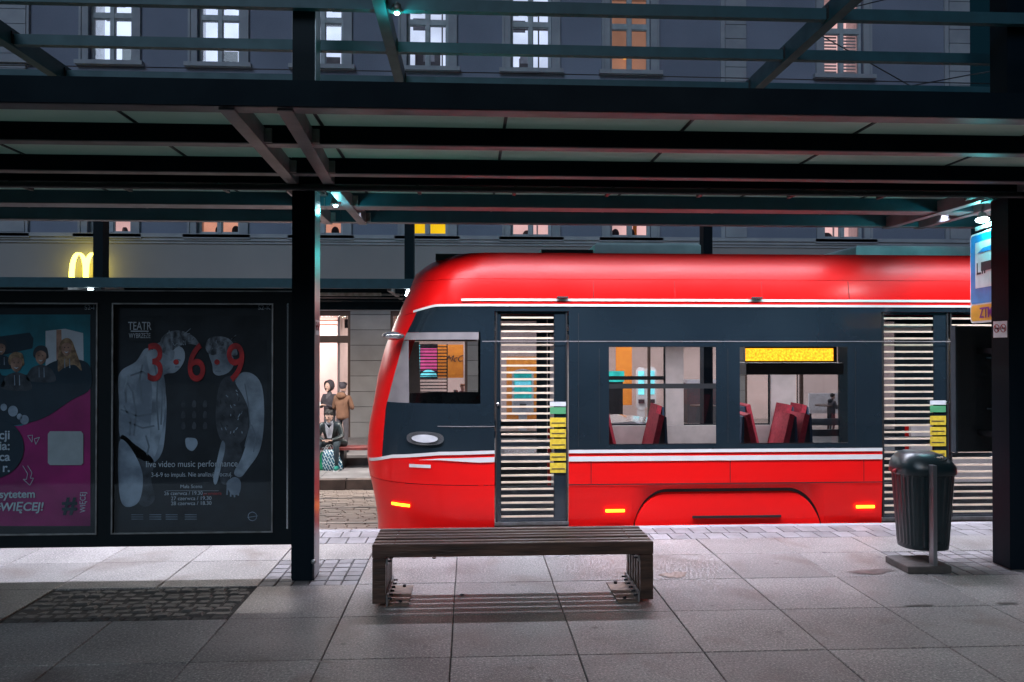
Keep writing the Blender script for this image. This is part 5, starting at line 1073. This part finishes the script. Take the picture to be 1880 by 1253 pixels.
# standing people
gz = -.38
def stander(px, Y, label, hgt, turn, coat, trousers, hood, phone, hairm='hair'):
    x = XX(px, Y); s = hgt/1.75; p = empty('person', (x, Y, gz), label, 'person'); ct, st = math.cos(turn), math.sin(turn)
    def q(a, b, z, *r): return (x+(a*ct-b*st)*s, Y+(a*st+b*ct)*s, gz+z*s, *[k*s for k in r])
    J = {'pel': q(0, 0, .93, .14, .11), 'w': q(0, 0, 1.1, .13, .10), 'ch': q(0, -.01, 1.32, .155, .11), 'nk': q(0, -.02, 1.48, .055), 'hd': q(0, -.04, 1.56, .05), 'ls': q(.18, 0, 1.38, .058), 'rs': q(-.18, 0, 1.38, .058),
         'lh': q(.09, 0, .88, .09), 'lk': q(.1, -.02, .48, .062), 'la': q(.1, .02, .09, .04), 'rh': q(-.09, 0, .88, .09), 'rk': q(-.1, -.02, .48, .062), 'ra': q(-.1, .02, .09, .04)}
    J['le'] = q(.26, -.04, 1.1, .045); J['re'] = q(-.26, -.04, 1.1, .045); J['lw'] = q(.1, -.26, 1.17, .03); J['rw'] = q(-.1, -.26, 1.17, .03)
    skinned('body', {k: ((*v[:3], *[x*.72 for x in v[3:]]) if k in ('ch', 'w', 'ls', 'rs', 'le', 're', 'lw', 'rw') else v) for k, v in J.items()}, E, M[trousers], p)
    K = {k: (*J[k][:3], J[k][3]*1.28, (J[k][4] if len(J[k]) > 4 else J[k][3])*1.3) for k in ('ch', 'w', 'pel', 'ls', 'le', 'lw', 'rs', 're', 'rw')}; K['hem'] = (*J['pel'][:2], J['pel'][2]-.12*s, .18*s, .15*s); K['ne'] = (*q(0, -.0, 1.46), .085*s, .08*s)
    skinned('coat', K, [('ch', 'w'), ('w', 'pel'), ('pel', 'hem'), ('ch', 'ne'), ('ch', 'ls'), ('ls', 'le'), ('le', 'lw'), ('ch', 'rs'), ('rs', 're'), ('re', 'rw')], M[coat], p)
    h = head(q(0, -.05, 1.635)[:3], turn, .15, p, hair=not hood, hood=coat if hood else None, hm=hairm); h.scale = (s*1.02,)*3
    if not hood:
        c = q(0, .09, 1.44); MB().sphere(c[:3], (.13*s, .08*s, .09*s)).build('hood', M[coat], p)
    hand(J['lw'][:3], q(.03, -.36, 1.2)[:3], p, -1); hand(J['rw'][:3], q(-.03, -.36, 1.2)[:3], p, 1)
    for k in ('la', 'ra'): a = J[k]; MB().sphere((a[0]+.05*st, a[1]-.05*ct, gz+.045), (.06, .11, .045), 12, 6).build('shoe', M['ink'], p)
    if phone:
        c = q(0, -.40, 1.21); t = empty('mobile_phone', c[:3], 'pale mobile phone held by the hooded standing person', 'phone'); B(c[0]-.035, c[0]+.035, c[1]-.01, c[1]+.01, c[2]-.05, c[2]+.05).build('case', M['white_plastic'], t)
    return p
stander(606, 18.8, 'standing person in a dark hooded jacket with the hood up looking at a phone', 1.60, -.55, 'hoodie_dark', 'trousers_grey', True, True)
stander(629, 18.45, 'standing person in a brown fleece coat seen from behind', 1.585, 2.85, 'coat_brown', 'trousers_grey', False, False, 'hoodie_dark')
stander(849, 22.75, 'person with long brown hair standing behind the window by the orange panel', 1.35, .3, 'trousers_grey', 'trousers_grey', False, False, 'coat_brown')
stander(836, 22.35, 'person in a dark jacket at the window in front of the orange panel', 1.2, 2.6, 'hoodie_dark', 'denim', False, False)
stander(1527, 21.95, 'person in dark clothes with curly hair behind the right tram window', 1.1, 1.8, 'ink', 'denim', False, False)
# shopping bags
def bag(px, w, d, h, label, m, loc_y, handles, pat=None, lean=0):
    x = XX(px, loc_y); t = empty('shopping_bag', (x, loc_y, fz), label, 'bag')
    def rg(k, z, dx): return [(x+dx+w/2*k*math.copysign(abs(math.cos(a))**.5, math.cos(a)), loc_y+d/2*k*math.copysign(abs(math.sin(a))**.5, math.sin(a)), fz+z) for a in [2*math.pi*i/20 for i in range(20)]]
    MB().loft([rg(.92, .002, 0), rg(1.0, .04, 0), rg(.98, h*.4, lean*.3), rg(.82, h*.75, lean*.7), rg(.55, h, lean)], smooth=True).build('body', M[m], t)
    for s in (-1, 1):
        mb = MB(); pts = [Vector((x+lean+s*.02+w*.16*math.cos(a)*1.0, loc_y+s*.03, fz+h-.02+.12*math.sin(a))) for a in [math.pi*i/8 for i in range(9)]]
        for a, b in zip(pts, pts[1:]): mb.tube(a, b, .01, n=6)
        mb.build('handle', M[handles], t)
def patt():
    m = bpy.data.materials.new('bag_pattern'); m.use_nodes = True; N = m.node_tree.nodes; L = m.node_tree.links; b = N['Principled BSDF']; g_ = N.new('ShaderNodeNewGeometry'); mp = N.new('ShaderNodeMapping'); mp.inputs['Rotation'].default_value = (0, .5, 0); L.new(g_.outputs[0], mp.inputs[0])
    v = N.new('ShaderNodeTexBrick'); v.inputs['Color1'].default_value = (.0, .11, .18, 1); v.inputs['Color2'].default_value = (.0, .06, .13, 1); v.inputs['Mortar'].default_value = (.7, .8, .8, 1); v.inputs['Scale'].default_value = 5; v.inputs['Mortar Size'].default_value = .028; v.inputs['Brick Width'].default_value = .55
    sw_ = N.new('ShaderNodeSeparateXYZ'); cb = N.new('ShaderNodeCombineXYZ'); L.new(mp.outputs[0], sw_.inputs[0]); L.new(sw_.outputs[2], cb.inputs[0]); L.new(sw_.outputs[0], cb.inputs[1]); L.new(cb.outputs[0], v.inputs[0]); L.new(v.outputs[0], b.inputs['Base Color']); b.inputs['Roughness'].default_value = .35; MT['bag_pattern'] = m
patt()
bag(612, .42, .22, .44, 'teal and white patterned carrier bag beside the seated person', 'bag_pattern', 17.2, 'white_plastic', lean=-.08)
bag(596, .26, .2, .38, 'bright green carrier bag left of the patterned bag', 'bag_green', 17.25, 'white_plastic')
# small litter on the platform
for i, (px, py, lb) in enumerate(((813, 1021, 'small crumpled scrap of silver foil behind the bench'), (848, 1094, 'small dark pebble in the shadow of the bench'), (797, 1026, 'tiny bent twig on the paving behind the bench'))):
    c = PZ(px, py, 0); mb = MB(); random.seed(i); mb.sphere((c.x, c.y, .008), (.022, .014, .008), 7, 4); o = mb.build(('foil_scrap', 'pebble', 'twig')[i], M[('chrome', 'ink', 'wood')[i]]); tag(o, lb, ('litter', 'pebble', 'twig')[i])
# post foot cable and nut
t = empty('lock_cable', (-1.35, 6.93, 0), 'small black cable and clamp at the foot of the middle post', 'cable'); MB().tube((-1.345, 6.95, .02), (-1.335, 6.93, .16), .008, n=6).build('cable_run', M['ink'], t); MB().sphere((-1.335, 6.93, .17), .022).build('clamp', M['galvanised'], t)
# street lamp standing behind the photographer, the source of the warm foreground light
t = empty('street_lamp', (2.5, -3.4, 0), 'tall street lamp behind the photographer', 'street lamp'); MB().tube((2.5, -3.4, 0), (2.5, -3.4, 6.7), .09, .05, 12).build('pole', M['post_steel'], t); MB().bar((2.5, -3.45, 6.6), (2.5, -2.0, 6.6), .08, .06).build('arm', M['post_steel'], t); B(2.0, 3.0, -2.5, -1.9, 6.52, 6.6).build('lamp_head', M['galvanised'], t)

# lettering as plain meshes
bpy.context.view_layer.update()
dg = bpy.context.evaluated_depsgraph_get()
for o in [o for o in list(COL.objects) if o.type == 'FONT']:
    me = bpy.data.meshes.new_from_object(o.evaluated_get(dg)); n = o.name; par = o.parent; loc = o.location.copy(); rot = o.rotation_euler.copy(); sc = o.scale.copy()
    bpy.data.objects.remove(o, do_unlink=True); q = bpy.data.objects.new(n, me); COL.objects.link(q); q.parent = par; q.location = loc; q.rotation_euler = rot; q.scale = sc
